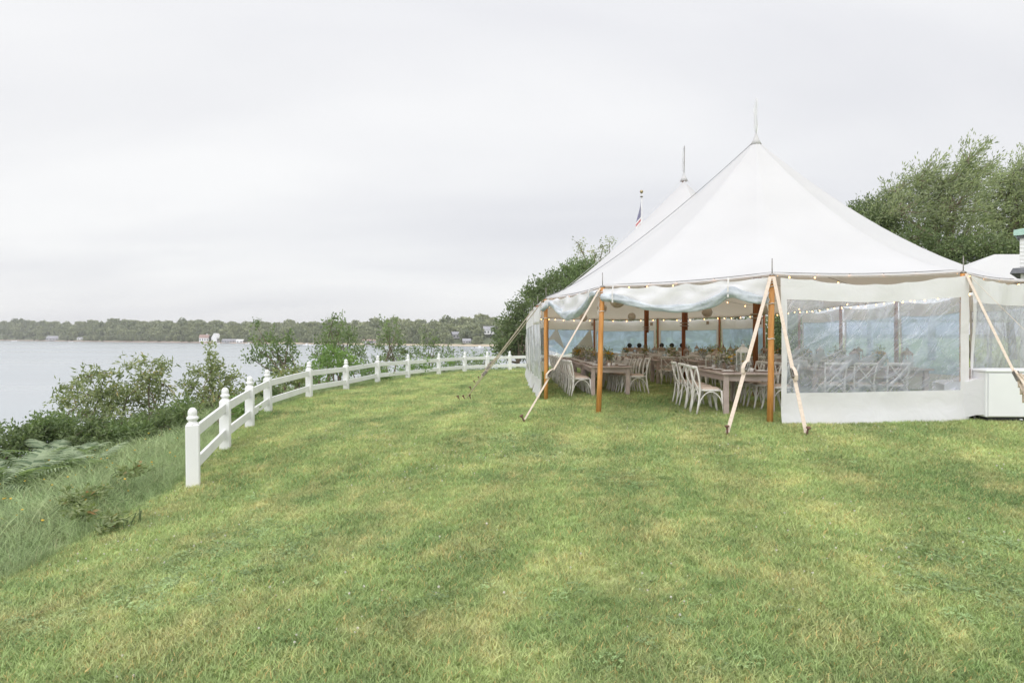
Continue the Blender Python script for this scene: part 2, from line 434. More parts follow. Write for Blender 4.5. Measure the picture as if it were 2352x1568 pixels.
def thing(name, label, cat, loc=(0, 0, 0), rz=0.0, group=None):
    o = bpy.data.objects.new(name, None)
    o.empty_display_size = 0.1
    o.location = loc
    o.rotation_euler = (0, 0, rz)
    return tag(link(o), label, cat, group)


def clone(root, loc, rz, label, group=None, scale=None):
    r = root.copy(); link(r)
    r.location = loc; r.rotation_euler = (0, 0, rz)
    if scale: r.scale = scale
    r['label'] = label
    if group: r['group'] = group
    for ch in list(root.children):
        c = ch.copy(); link(c); c.parent = r
        for g in list(ch.children):
            d = g.copy(); link(d); d.parent = c
    return r


class MB:
    """Collects shapes; build() links them as one mesh object."""
    def __init__(s):
        s.v = []; s.f = []; s.sm = []

    def add(s, verts, faces, smooth=False):
        o = len(s.v)
        s.v.extend([tuple(v) for v in verts])
        for f in faces:
            s.f.append(tuple(i + o for i in f)); s.sm.append(smooth)
        return s

    def box(s, c, size, rot=None, taper=1.0):
        x, y, z = (k / 2 for k in size)
        vs = [Vector((sx * x * (taper if sz > 0 else 1), sy * y * (taper if sz > 0 else 1), sz * z)) for sz in (-1, 1) for sy in (-1, 1) for sx in (-1, 1)]
        if rot is not None: vs = [rot @ v for v in vs]
        c = Vector(c)
        return s.add([v + c for v in vs], [(0, 2, 3, 1), (4, 5, 7, 6), (0, 1, 5, 4), (2, 6, 7, 3), (0, 4, 6, 2), (1, 3, 7, 5)])

    def tube(s, path, r, n=8, cap=True, flat=1.0):
        path = [Vector(p) for p in path]
        rs = r if isinstance(r, (list, tuple)) else [r] * len(path)
        t0 = (path[1] - path[0]).normalized()
        up = Vector((0, 0, 1)) if abs(t0.z) < .9 else Vector((1, 0, 0))
        a = t0.cross(up).normalized()
        vs = []
        for i, p in enumerate(path):
            t = (path[min(i + 1, len(path) - 1)] - path[max(i - 1, 0)])
            t = t.normalized() if t.length > 1e-9 else t0
            a = (a - t * a.dot(t))
            a = a.normalized() if a.length > 1e-6 else t.orthogonal().normalized()
            b = t.cross(a)
            for k in range(n):
                w = 2 * math.pi * k / n
                vs.append(p + (a * math.cos(w) + b * math.sin(w) * flat) * rs[i])
        fs = []
        for i in range(len(path) - 1):
            for k in range(n):
                k2 = (k + 1) % n
                fs.append((i * n + k, i * n + k2, (i + 1) * n + k2, (i + 1) * n + k))
        s.add(vs, fs, True)
        if cap:
            o = len(s.v) - len(vs)
            s.f.append(tuple(o + k for k in reversed(range(n)))); s.sm.append(False)
            s.f.append(tuple(o + (len(path) - 1) * n + k for k in range(n))); s.sm.append(False)
        return s

    def lathe(s, prof, n=12, c=(0, 0, 0)):
        c = Vector(c)
        vs = [c + Vector((r * math.cos(2 * math.pi * k / n), r * math.sin(2 * math.pi * k / n), z)) for r, z in prof for k in range(n)]
        fs = [(i * n + k, i * n + (k + 1) % n, (i + 1) * n + (k + 1) % n, (i + 1) * n + k) for i in range(len(prof) - 1) for k in range(n)]
        s.add(vs, fs, True)
        o = len(s.v) - len(vs)
        if prof[0][0] > 1e-4: s.f.append(tuple(o + k for k in reversed(range(n)))); s.sm.append(False)
        if prof[-1][0] > 1e-4: s.f.append(tuple(o + (len(prof) - 1) * n + k for k in range(n))); s.sm.append(False)
        return s

    def ball(s, c, r, n=10, m=6, sq=1.0):
        return s.lathe([(max(1e-5, r * math.sin(math.pi * i / m)), -r * sq * math.cos(math.pi * i / m)) for i in range(m + 1)], n, c)

    def strip(s, path, side, w, th=0.004):
        """A flat band along path: side is its width direction."""
        path = [Vector(p) for p in path]
        side = Vector(side).normalized()
        vs = []
        for i, p in enumerate(path):
            t = (path[min(i + 1, len(path) - 1)] - path[max(i - 1, 0)]).normalized()
            nn = t.cross(side).normalized() * th / 2
            h = side * w / 2
            vs += [p - h - nn, p + h - nn, p + h + nn, p - h + nn]
        fs = []
        for i in range(len(path) - 1):
            for k in range(4):
                fs.append((i * 4 + k, i * 4 + (k + 1) % 4, i * 4 + 4 + (k + 1) % 4, i * 4 + 4 + k))
        fs += [(3, 2, 1, 0), tuple((len(path) - 1) * 4 + k for k in range(4))]
        return s.add(vs, fs)

    def mesh(s, name, mat, bevel=0.0):
        me = bpy.data.meshes.new(name)
        me.from_pydata(s.v, [], s.f)
        me.polygons.foreach_set('use_smooth', s.sm)
        if mat is not None: me.materials.append(mat)
        if bevel:
            bm = bmesh.new(); bm.from_mesh(me)
            bmesh.ops.bevel(bm, geom=[e for e in bm.edges if len(e.link_faces) == 2 and e.calc_face_angle(0) > 0.6], offset=bevel, segments=1, affect='EDGES', clamp_overlap=True)
            bm.to_mesh(me); bm.free()
        me.update()
        return me

    def build(s, name, mat, parent=None, bevel=0.0):
        o = bpy.data.objects.new(name, s.mesh(name, mat, bevel))
        link(o)
        if parent is not None: o.parent = parent
        return o


def sub(parent, child):
    """Hang child under parent, keeping local coordinates equal."""
    child.parent = parent
    return child


def numpy_mesh(name, verts, quads, mat, face_tint=None, smooth=False):
    me = bpy.data.meshes.new(name)
    nv, nf, k = len(verts), len(quads), quads.shape[1]
    me.vertices.add(nv); me.vertices.foreach_set('co', np.ascontiguousarray(verts, dtype=np.float32).ravel())
    me.loops.add(nf * k); me.loops.foreach_set('vertex_index', np.ascontiguousarray(quads, dtype=np.int32).ravel())
    me.polygons.add(nf); me.polygons.foreach_set('loop_start', np.arange(0, nf * k, k, dtype=np.int32))
    me.polygons.foreach_set('use_smooth', np.full(nf, smooth))
    if face_tint is not None:
        a = me.attributes.new('tint', 'FLOAT', 'FACE'); a.data.foreach_set('value', np.ascontiguousarray(face_tint, dtype=np.float32))
    me.materials.append(mat)
    me.update(calc_edges=True)
    me.validate()
    return me


# ------------------------------------------------------------------ the lie of the land
BASE = np.array([
    (0, 0, -1.62), (4.14, 10.9, -1.40), (7.2, 10.9, -1.37), (1.67, 12.75, -1.45), (.8, 16.1, -1.48), (5, 22, -1.48), (5.5, 33, -1.55), (10.3, 18.3, -1.42), (10.3, 28, -1.50),
    (-3.9, 8.34, -1.85), (-4.5, 10.7, -1.77), (-4.96, 12.9, -1.73), (-5.5, 15.7, -1.71), (-5.47, 18.5, -1.66), (-5.2, 21.5, -1.66), (-4.79, 24.4, -1.68), (-4.03, 27.2, -1.68),
    (-3.25, 30.7, -1.71), (-2.26, 32.8, -1.73), (-.11, 34.3, -1.71), (.2, 12, -1.49), (3.1, 9.7, -1.43), (4.14, 9.65, -1.42), (-1.13, 17, -1.60), (-2.5, 3.35, -1.74), (-3.75, 5, -1.87),
    (2.4, 3.3, -1.62), (12, 11, -1.33), (22, 20, -1.25), (20, 0, -1.4), (0, -10, -1.62), (-3, -10, -1.72), (30, 40, -1.2), (15, 45, -1.4), (30, -10, -1.4), (-6, -30, -1.75), (10, -30, -1.55)])


def _rbf():
    P, z = BASE[:, :2], BASE[:, 2]
    d = np.linalg.norm(P[:, None] - P[None], axis=2)
    A = np.sqrt(d * d + 9.0)
    A += np.eye(len(P)) * -0.25
    w = np.linalg.solve(A, z - z.mean())
    return P, w, z.mean()


_P, _w, _zm = _rbf()
EDGE = np.array([(-12, -7000), (-10, -300), (-6, -60), (-4.2, -10), (-3.7, 0), (-3.65, 3), (-3.8, 5.5), (-3.98, 8.34), (-4.6, 10.7), (-5.06, 12.9), (-5.6, 15.7), (-5.6, 18.5), (-5.35, 21.5), (-4.9, 24.4), (-4.2, 27.4),
                 (-3.35, 30.8), (-2.3, 33.1), (-.2, 34.7), (2.4, 35.3), (5.5, 36.6), (9, 39), (13, 48), (18, 70), (25, 150), (40, 300), (90, 2000), (200, 9000)], dtype=float)


def edge_dist(x, y):
    """Signed distance to the lawn's edge, positive on the water side."""
    x = np.asarray(x, float); y = np.asarray(y, float)
    best = np.full(x.shape, 1e18); sg = np.ones(x.shape)
    for (ax, ay), (bx, by) in zip(EDGE[:-1], EDGE[1:]):
        dx, dy = bx - ax, by - ay
        t = np.clip(((x - ax) * dx + (y - ay) * dy) / (dx * dx + dy * dy), 0, 1)
        ex, ey = x - (ax + t * dx), y - (ay + t * dy)
        d2 = ex * ex + ey * ey
        cr = dx * (y - ay) - dy * (x - ax)
        m = d2 < best
        best = np.where(m, d2, best); sg = np.where(m, np.sign(cr), sg)
    return np.sqrt(best) * sg


def ground_np(x, y):
    x = np.asarray(x, float); y = np.asarray(y, float)
    z = np.zeros(x.shape)
    for (px, py), w in zip(_P, _w):
        z += w * np.sqrt((x - px) ** 2 + (y - py) ** 2 + 9.0)
    r = np.sqrt((x - 3) ** 2 + (y - 15) ** 2)
    k = np.clip((r - 25) / 25, 0, 1)
    z = (z + _zm) * (1 - k) + (-1.5) * k
    z = np.clip(z, -2.2, -1.1) + CAMZ
    s = np.maximum(edge_dist(x, y), 0)
    drop = 0.13 * np.clip(s, 0, 3.2) + 0.62 * np.clip(s - 3.2, 0, 13.5) + 0.15 * np.clip(s - 16.7, 0, 30)
    bumps = 0.02 * np.sin(x * 1.3 + 1.1) * np.sin(y * 1.1) + 0.015 * np.sin(x * .6 - y * .8)
    return z - drop + bumps * np.clip((r < 30), 0, 1)


def G(x, y):
    return float(ground_np(np.array([x]), np.array([y]))[0])


def build_ground():
    def axis(lo, hi, step, far, n):
        core = np.arange(lo, hi + 1e-6, step)
        g = np.geomspace(step * 1.3, far, n)
        return np.concatenate([(lo - g)[::-1], core, hi + g])
    xs, ys = axis(-34, 34, .4, 8000, 34), axis(-8, 58, .42, 9000, 34)
    X, Y = np.meshgrid(xs, ys)
    Z = ground_np(X, Y)
    v = np.stack([X.ravel(), Y.ravel(), Z.ravel()], 1)
    nx, ny = len(xs), len(ys)
    i = np.arange(nx * ny).reshape(ny, nx)
    q = np.stack([i[:-1, :-1].ravel(), i[:-1, 1:].ravel(), i[1:, 1:].ravel(), i[1:, :-1].ravel()], 1)
    me = numpy_mesh('ground', v, q, M['lawn'], smooth=True)
    s = edge_dist(X.ravel(), Y.ravel())
    a = me.attributes.new('wild', 'FLOAT', 'POINT'); a.data.foreach_set('value', np.clip(s / .5, 0, 1).astype(np.float32))
    tag(link(bpy.data.objects.new('ground', me)), kind='structure')


build_ground()
WZ = CAMZ - 9.0


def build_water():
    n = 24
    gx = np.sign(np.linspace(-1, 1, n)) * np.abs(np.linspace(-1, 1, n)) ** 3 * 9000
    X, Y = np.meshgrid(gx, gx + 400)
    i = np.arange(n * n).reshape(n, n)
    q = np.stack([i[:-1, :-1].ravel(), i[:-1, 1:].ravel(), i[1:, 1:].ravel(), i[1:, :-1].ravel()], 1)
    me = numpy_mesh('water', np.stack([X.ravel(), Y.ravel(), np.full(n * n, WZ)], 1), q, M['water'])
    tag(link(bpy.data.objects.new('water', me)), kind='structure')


build_water()


# ------------------------------------------------------------------ far shore
def shore_d(px):
    return 14112.0 / (10.0 + 13.5 * np.clip(px, -1500, 2600) / 1130.0 + np.clip(-px, 0, 1500) * 0.006)


def hill_top(px):
    w = 5.0 * np.sin(px / 170.0) + 2.5 * np.sin(px / 63.0 + 1) + 1.5 * np.sin(px / 29.0)
    return 741.0 - w * .35 - 8 * np.exp(-((px - 1080) / 90.0) ** 2) + 10 * np.exp(-((px - 1260) / 80.0) ** 2)


def far_point(px, v):
    """px: bearing, v: metres inland from the waterline."""
    D = shore_d(px)
    d = D + v
    top = CAMZ + (HY - hill_top(px)) / FOC * (D + 150) - 9.5 - WZ
    h = np.where(v < 0, v * .06, np.where(v < 9, v * .16, 1.44 + (top - 1.44) * np.clip((v - 9) / 140, 0, 1) ** .85))
    h = h - np.clip(v - 220, 0, 1000) * .03
    return (px - CX) / FOC * d, d, WZ + h


def build_far():
    pxs = np.linspace(-1400, 2300, 200)
    vs = np.array([-25, -8, 0, 3, 6, 9, 16, 30, 50, 75, 100, 125, 150, 200, 300, 500])
    Px, V = np.meshgrid(pxs, vs)
    x, y, z = far_point(Px, V)
    x = x + 4 * np.sin(Px / 11) * (V < 12)
    v = np.stack([x.ravel(), y.ravel(), z.ravel()], 1)
    i = np.arange(v.shape[0]).reshape(len(vs), len(pxs))
    q = np.stack([i[:-1, :-1].ravel(), i[:-1, 1:].ravel(), i[1:, 1:].ravel(), i[1:, :-1].ravel()], 1)
    m, N, L = new_mat('far_land')
    out = N.new('ShaderNodeOutputMaterial'); b = N.new('ShaderNodeBsdfPrincipled'); b.inputs['Roughness'].default_value = .95
    geo = N.new('ShaderNodeNewGeometry'); sp = N.new('ShaderNodeSeparateXYZ'); L.new(geo.outputs['Position'], sp.inputs[0])
    no = N.new('ShaderNodeTexNoise'); no.inputs['Scale'].default_value = .06; no.inputs['Detail'].default_value = 5; L.new(geo.outputs['Position'], no.inputs['Vector'])
    ad = N.new('ShaderNodeMath'); ad.operation = 'MULTIPLY_ADD'; ad.inputs[1].default_value = 1.6; L.new(no.outputs['Fac'], ad.inputs[0]); L.new(sp.outputs['Z'], ad.inputs[2])
    mr = N.new('ShaderNodeMapRange'); mr.inputs['From Min'].default_value = WZ + 1.9; mr.inputs['From Max'].default_value = WZ + 3.0; L.new(ad.outputs[0], mr.inputs[0])
    mx = N.new('ShaderNodeMixRGB'); L.new(mr.outputs[0], mx.inputs[0])
    # sand on the near spit, reddish rocks farther along
    mx2 = N.new('ShaderNodeMapRange'); mx2.inputs['From Min'].default_value = -420; mx2.inputs['From Max'].default_value = -150; L.new(sp.outputs['X'], mx2.inputs[0])
    cs = N.new('ShaderNodeMixRGB'); cs.inputs[1].default_value = (.33, .25, .215, 1); cs.inputs[2].default_value = (.50, .42, .31, 1); L.new(mx2.outputs[0], cs.inputs[0])
    L.new(cs.outputs[0], mx.inputs[1]); mx.inputs[2].default_value = (.10, .12, .06, 1)
    L.new(mx.outputs[0], b.inputs['Base Color']); L.new(b.outputs[0], out.inputs[0])
    tag(link(bpy.data.objects.new('hills', numpy_mesh('hills', v, q, m, smooth=True))), kind='structure')


build_far()


# ------------------------------------------------------------------ scatter (stuff only)
def scatter(name, pts, scale, protos, tilt=0.0):
    """One object that instances the proto meshes on pts with random turn and the given sizes."""
    me = bpy.data.meshes.new(name)
    n = len(pts)
    me.vertices.add(n); me.vertices.foreach_set('co', np.ascontiguousarray(pts, dtype=np.float32).ravel())
    a = me.attributes.new('size', 'FLOAT', 'POINT'); a.data.foreach_set('value', np.ascontiguousarray(scale, dtype=np.float32))
    r = np.zeros((n, 3), np.float32); r[:, 2] = nrng.uniform(0, 6.283, n); r[:, 0] = nrng.normal(0, tilt, n) if tilt else 0; r[:, 1] = nrng.normal(0, tilt, n) if tilt else 0
    b = me.attributes.new('turn', 'FLOAT_VECTOR', 'POINT'); b.data.foreach_set('vector', r.ravel())
    me.update()
    col = bpy.data.collections.new(name + '_kinds')
    for i, pm in enumerate(protos):
        col.objects.link(bpy.data.objects.new('%s_kind_%d' % (name, i), pm))
    ng = bpy.data.node_groups.new(name, 'GeometryNodeTree')
    ng.interface.new_socket('Geometry', in_out='INPUT', socket_type='NodeSocketGeometry')
    ng.interface.new_socket('Geometry', in_out='OUTPUT', socket_type='NodeSocketGeometry')
    N, L = ng.nodes, ng.links
    gi, go = N.new('NodeGroupInput'), N.new('NodeGroupOutput')
    iop = N.new('GeometryNodeInstanceOnPoints')
    ci = N.new('GeometryNodeCollectionInfo'); ci.inputs['Collection'].default_value = col
    ci.inputs['Separate Children'].default_value = True; ci.inputs['Reset Children'].default_value = True
    L.new(gi.outputs[0], iop.inputs['Points']); L.new(ci.outputs[0], iop.inputs['Instance'])
    iop.inputs['Pick Instance'].default_value = True
    rv = N.new('FunctionNodeRandomValue'); rv.data_type = 'INT'
    for s_ in rv.inputs:
        if s_.name == 'Min' and s_.type == 'INT': s_.default_value = 0
        if s_.name == 'Max' and s_.type == 'INT': s_.default_value = len(protos) - 1
    iout = [o for o in rv.outputs if o.type == 'INT'][0]
    L.new(iout, iop.inputs['Instance Index'])
    na = N.new('GeometryNodeInputNamedAttribute'); na.data_type = 'FLOAT'; na.inputs['Name'].default_value = 'size'
    L.new(na.outputs[0], iop.inputs['Scale'])
    nt_ = N.new('GeometryNodeInputNamedAttribute'); nt_.data_type = 'FLOAT_VECTOR'; nt_.inputs['Name'].default_value = 'turn'
    er = N.new('FunctionNodeEulerToRotation')
    L.new(nt_.outputs[0], er.inputs[0]); L.new(er.outputs[0], iop.inputs['Rotation'])
    L.new(iop.outputs[0], go.inputs[0])
    o = link(bpy.data.objects.new(name, me))
    md = o.modifiers.new('scatter', 'NODES'); md.node_group = ng
    return tag(o, kind='stuff')


def blade_tuft(seed, n, spread, lo, hi, width, lean, mat, segs=2):
    r = np.random.default_rng(seed)
    V, Q, T = [], [], []
    for k in range(n):
        a = r.uniform(0, 6.283); rr = spread * math.sqrt(r.uniform())
        p = np.array([rr * math.cos(a), rr * math.sin(a), -0.006])
        h = r.uniform(lo, hi); w = width * r.uniform(.7, 1.3)
        la = r.uniform(0, 6.283); ld = np.array([math.cos(la), math.sin(la), 0]) * lean * r.uniform(.3, 1.3) * h
        fa = r.uniform(0, 3.14); sd_ = np.array([math.cos(fa), math.sin(fa), 0])
        o = len(V)
        for j in range(segs + 1):
            t = j / segs
            c = p + np.array([0, 0, h * (t - .22 * lean * t * t)]) + ld * t * t
            ww = w * (1 - .85 * t) / 2
            V += [c - sd_ * ww, c + sd_ * ww]
        tt = r.uniform()
        for j in range(segs):
            Q.append((o + 2 * j, o + 2 * j + 1, o + 2 * j + 3, o + 2 * j + 2)); T.append(tt)
    return numpy_mesh('tuft', np.array(V), np.array(Q), mat, np.array(T))


def clover_tuft(seed, n, spread, mat):
    r = np.random.default_rng(seed)
    V, Q, T = [], [], []
    for k in range(n):
        a = r.uniform(0, 6.283); rr = spread * math.sqrt(r.uniform())
        c = np.array([rr * math.cos(a), rr * math.sin(a), r.uniform(.02, .05)])
        tt = r.uniform(0, .9); ph = r.uniform(0, 6.283)
        for j in range(3):
            w = ph + j * 2.094
            d = np.array([math.cos(w), math.sin(w), r.uniform(-.1, .35)]); sdv = np.array([-math.sin(w), math.cos(w), 0])
            l = r.uniform(.011, .017)
            o = len(V)
            V += [c, c + d * l * .7 + sdv * l * .55, c + d * l * 1.25, c + d * l * .7 - sdv * l * .55]
            Q.append((o, o + 1, o + 2, o + 3)); T.append(tt)
    return numpy_mesh('clover', np.array(V), np.array(Q), mat, np.array(T))


def frustum_points(d0, d1, density, margin=1.6, smax=0.12, smin=-1e9):
    A = (d1 - d0) * (1.5 * (d0 + d1) / 2 + 2 * margin)
    n = int(A * density)
    d = np.sqrt(nrng.uniform(d0 * d0, d1 * d1, n))
    x = nrng.uniform(-1, 1, n) * (d * .78 + margin)
    s = edge_dist(x, d)
    k = (s < smax) & (s > smin)
    return np.stack([x[k], d[k], ground_np(x[k], d[k])], 1), s[k]


def two_tone(me):
    me.materials.append(M['stem'])
    for p in me.polygons:
        if p.center.z < .355: p.material_index = 1
    return me


def build_grass():
    tufts = [blade_tuft(100 + i, 20, .075, .020, .056, .0064, .8, M['blade']) for i in range(6)]
    P, Sz = [], []
    for d0, d1, dens, s0, s1 in ((1.9, 4.5, 1200, .75, 1.15), (4.5, 8, 800, .85, 1.25), (8, 14, 380, 1.1, 1.5), (14, 24, 150, 1.4, 1.9), (24, 37, 60, 1.7, 2.2)):
        p, s = frustum_points(d0, d1, dens)
        # uneven sward: some patches taller than others
        k = np.array([mn.noise((a * .8, b * .8, 3.1)) for a, b, _ in p])
        P.append(p); Sz.append(nrng.uniform(s0, s1, len(p)) * (1 + .25 * k))
    scatter('grass', np.concatenate(P), np.concatenate(Sz), tufts, .08)
    # clover, in patches
    ck = [clover_tuft(200 + i, 22, .10, M['clover']) for i in range(4)]
    p, s = frustum_points(2.0, 14, 260)
    n = np.array([mn.noise((a * .55 + 40, b * .55, 0)) for a, b, _ in p])
    spots = [(0.35, 9.2, .75, .35), (1.25, 7.3, .45, .25), (-.2, 10.4, .8, .25), (3.4, 4.3, 1.0, .7), (-2.2, 5.4, .6, .8)]
    inside = np.zeros(len(p), bool)
    for (sx, sy, rx, ry) in spots:
        inside |= ((p[:, 0] - sx) / rx) ** 2 + ((p[:, 1] - sy) / (ry * 1.6)) ** 2 < nrng.uniform(.6, 1.2, len(p))
    k = inside & (nrng.uniform(0, 1, len(p)) < .42) | (n > .1) & (nrng.uniform(0, 1, len(p)) < np.clip((n - .1) * .4, 0, .05))
    scatter('clover', p[k], nrng.uniform(.5, .85, k.sum()), ck, .25)
    # white clover heads
    hb = MB()
    for i in range(16):                      # a head of many small florets
        a, el = i * 2.4, math.asin(max(-.6, 1 - (i + .5) / 8.5))
        d = Vector((math.cos(a) * math.cos(el), math.sin(a) * math.cos(el), math.sin(el)))
        c = Vector((0, 0, .055)); t_ = d.orthogonal().normalized() * .0045
        hb.add([c + d * .003 - t_, c + d * .014, c + d * .003 + t_, c + d * .009 + d.cross(t_)], [(0, 1, 3), (3, 1, 2)])
    hb.tube([(0, 0, 0), (0, 0, .05)], .0012, 4)
    p, s = frustum_points(2.2, 14, 26)
    n = np.array([mn.noise((a * .5 + 9, b * .5, 4)) for a, b, _ in p])
    k = n > nrng.uniform(-.12, .62, len(p))
    scatter('clover_flowers', p[k], nrng.uniform(.35, .75, k.sum()), [hb.mesh('clover_head', M['petal_white'])], .25)
    # unmown bank on the water side
    tall = [blade_tuft(300 + i, 17, .11, .14, .38, .0085, 1.0, M['tall'], 3) for i in range(5)]
    n = 26000
    y = nrng.uniform(1.0, 38, n) ** 1.0
    x = np.interp(y, EDGE[:, 1], EDGE[:, 0]) - nrng.uniform(-.05, 1, n) ** 1.2 * 4.0
    s = edge_dist(x, y)
    k = (s > .10) & (s < 2.75 + .25 * np.sin(y * 3)) & (nrng.uniform(0, 1, n) < np.clip(22 / y / 2.2, .12, 1))
    x, y, s = x[k], y[k], s[k]
    scatter('tall_grass', np.stack([x, y, ground_np(x, y)], 1), nrng.uniform(.6, 1.15, len(x)) * np.clip(.35 + s * .8, .4, 1.1), tall, .12)
    # low leafy undergrowth that fills the slope between the shrubs
    lv = [leaf_ball(400 + i, 70, (.28, .28, .2), .085, .035, M['lf_shrub']) for i in range(4)]
    n = 9000
    y = nrng.uniform(2, 60, n)
    s = nrng.uniform(2.9, 15, n)
    x = np.interp(y, EDGE[:, 1], EDGE[:, 0]) - s
    s = edge_dist(x, y)
    k = s > 2.6
    x, y = x[k], y[k]
    scatter('undergrowth', np.stack([x, y, ground_np(x, y) + .05], 1), nrng.uniform(.6, 1.5, len(x)), lv, .2)
    # buttercups among the tall grass
    hb = MB().lathe([(.001, 0), (.012, .006), (.016, .016), (.002, .010)], 7, (0, 0, .36))
    hb.tube([(0, 0, 0), (.01, 0, .2), (0, 0, .365)], .0016, 4)
    n = 130
    y = nrng.uniform(3, 13, n)
    x = np.interp(y, EDGE[:, 1], EDGE[:, 0]) - nrng.uniform(.15, 3, n)
    k = edge_dist(x, y) > .3
    scatter('buttercups', np.stack([x[k], y[k], ground_np(x[k], y[k])], 1), nrng.uniform(.55, .95, k.sum()), [two_tone(hb.mesh('buttercup', M['petal_yellow']))], .2)


def leaf_quads(r, P, D, length, width, curl=.18):
    """Leaves at P pointing along D: diamonds with a fold, as arrays."""
    n = len(P)
    D = D / np.maximum(np.linalg.norm(D, axis=1, keepdims=True), 1e-6)
    R = r.normal(size=(n, 3)); R[:, 2] *= .4
    Sd = np.cross(D, R); Sd /= np.maximum(np.linalg.norm(Sd, axis=1, keepdims=True), 1e-6)
    Nn = np.cross(Sd, D)
    l = (length * r.uniform(.6, 1.25, n))[:, None]; w = (width * r.uniform(.7, 1.2, n))[:, None]
    v = np.empty((n, 4, 3))
    v[:, 0] = P
    v[:, 1] = P + D * l * .48 + Sd * w * .5 + Nn * l * curl * .5
    v[:, 2] = P + D * l - Nn * l * curl * .3
    v[:, 3] = P + D * l * .48 - Sd * w * .5 + Nn * l * curl * .5
    return v.reshape(-1, 3), np.arange(n * 4).reshape(n, 4)


def leaf_ball(seed, n, radii, l, w, mat):
    r = np.random.default_rng(seed)
    d = r.normal(size=(n, 3)); d /= np.linalg.norm(d, axis=1, keepdims=True)
    d[:, 2] = np.abs(d[:, 2])
    P = d * np.array(radii) * (r.uniform(.25, 1, n) ** .5)[:, None]
    v, q = leaf_quads(r, P, d + r.normal(0, .6, (n, 3)) + np.array([0, 0, .2]), l, w)
    return numpy_mesh('leaves', v, q, mat, r.uniform(0, 1, n))


build_grass()


def build_far_woods():
    """Distant wood: rounded crowns of many leaf clumps, read as one mass."""
    protos = []
    for i in range(5):
        r = np.random.default_rng(500 + i)
        n = 420
        d = r.normal(size=(n, 3)); d /= np.linalg.norm(d, axis=1, keepdims=True)
        lump = 1 + .22 * np.sin(d[:, 0] * 5 + i) * np.sin(d[:, 1] * 5 + 2 * i) + .15 * np.sin(d[:, 2] * 7 + i)
        P = d * np.array([4.2, 4.2, 4.6]) * (lump * r.uniform(.72, 1.02, n))[:, None] + np.array([0, 0, 4.6])
        k = P[:, 2] > .3
        v, q = leaf_quads(r, P[k], d[k] + r.normal(0, .9, (k.sum(), 3)), 2.1, 1.7)
        tint = np.clip(.5 + .25 * r.normal(size=k.sum()) + (i - 2) * .15, 0, 1)
        protos.append(numpy_mesh('crown', v, q, M['lf_far'], tint))
    n = 3600
    px = nrng.uniform(-900, 1650, n)
    v = np.concatenate([nrng.uniform(12, 160, n - 700), nrng.uniform(10, 24, 700)])
    x, y, z = far_point(px, v)
    keep = np.ones(n, bool)
    for hx, hv, hw in ((127, 9, 22), (185, 14, 10), (470, 10, 13), (497, 10, 12), (530, 5, 20), (553, 7, 12), (1046, 42, 14), (1072, 16, 14), (1128, 62, 24), (852, 10, 18)):
        keep &= ~((np.abs(px - hx) < hw) & (v < hv + 9))
    px, v, x, y, z = px[keep], v[keep], x[keep], y[keep], z[keep]
    n = len(px)
    sc = nrng.uniform(.7, 1.35, n) * (1 + .3 * (nrng.uniform(size=n) > .9)) * np.where(v < 26, .6, 1.0)
    scatter('woods', np.stack([x, y, z - .6], 1), sc, protos, .05)


build_far_woods()


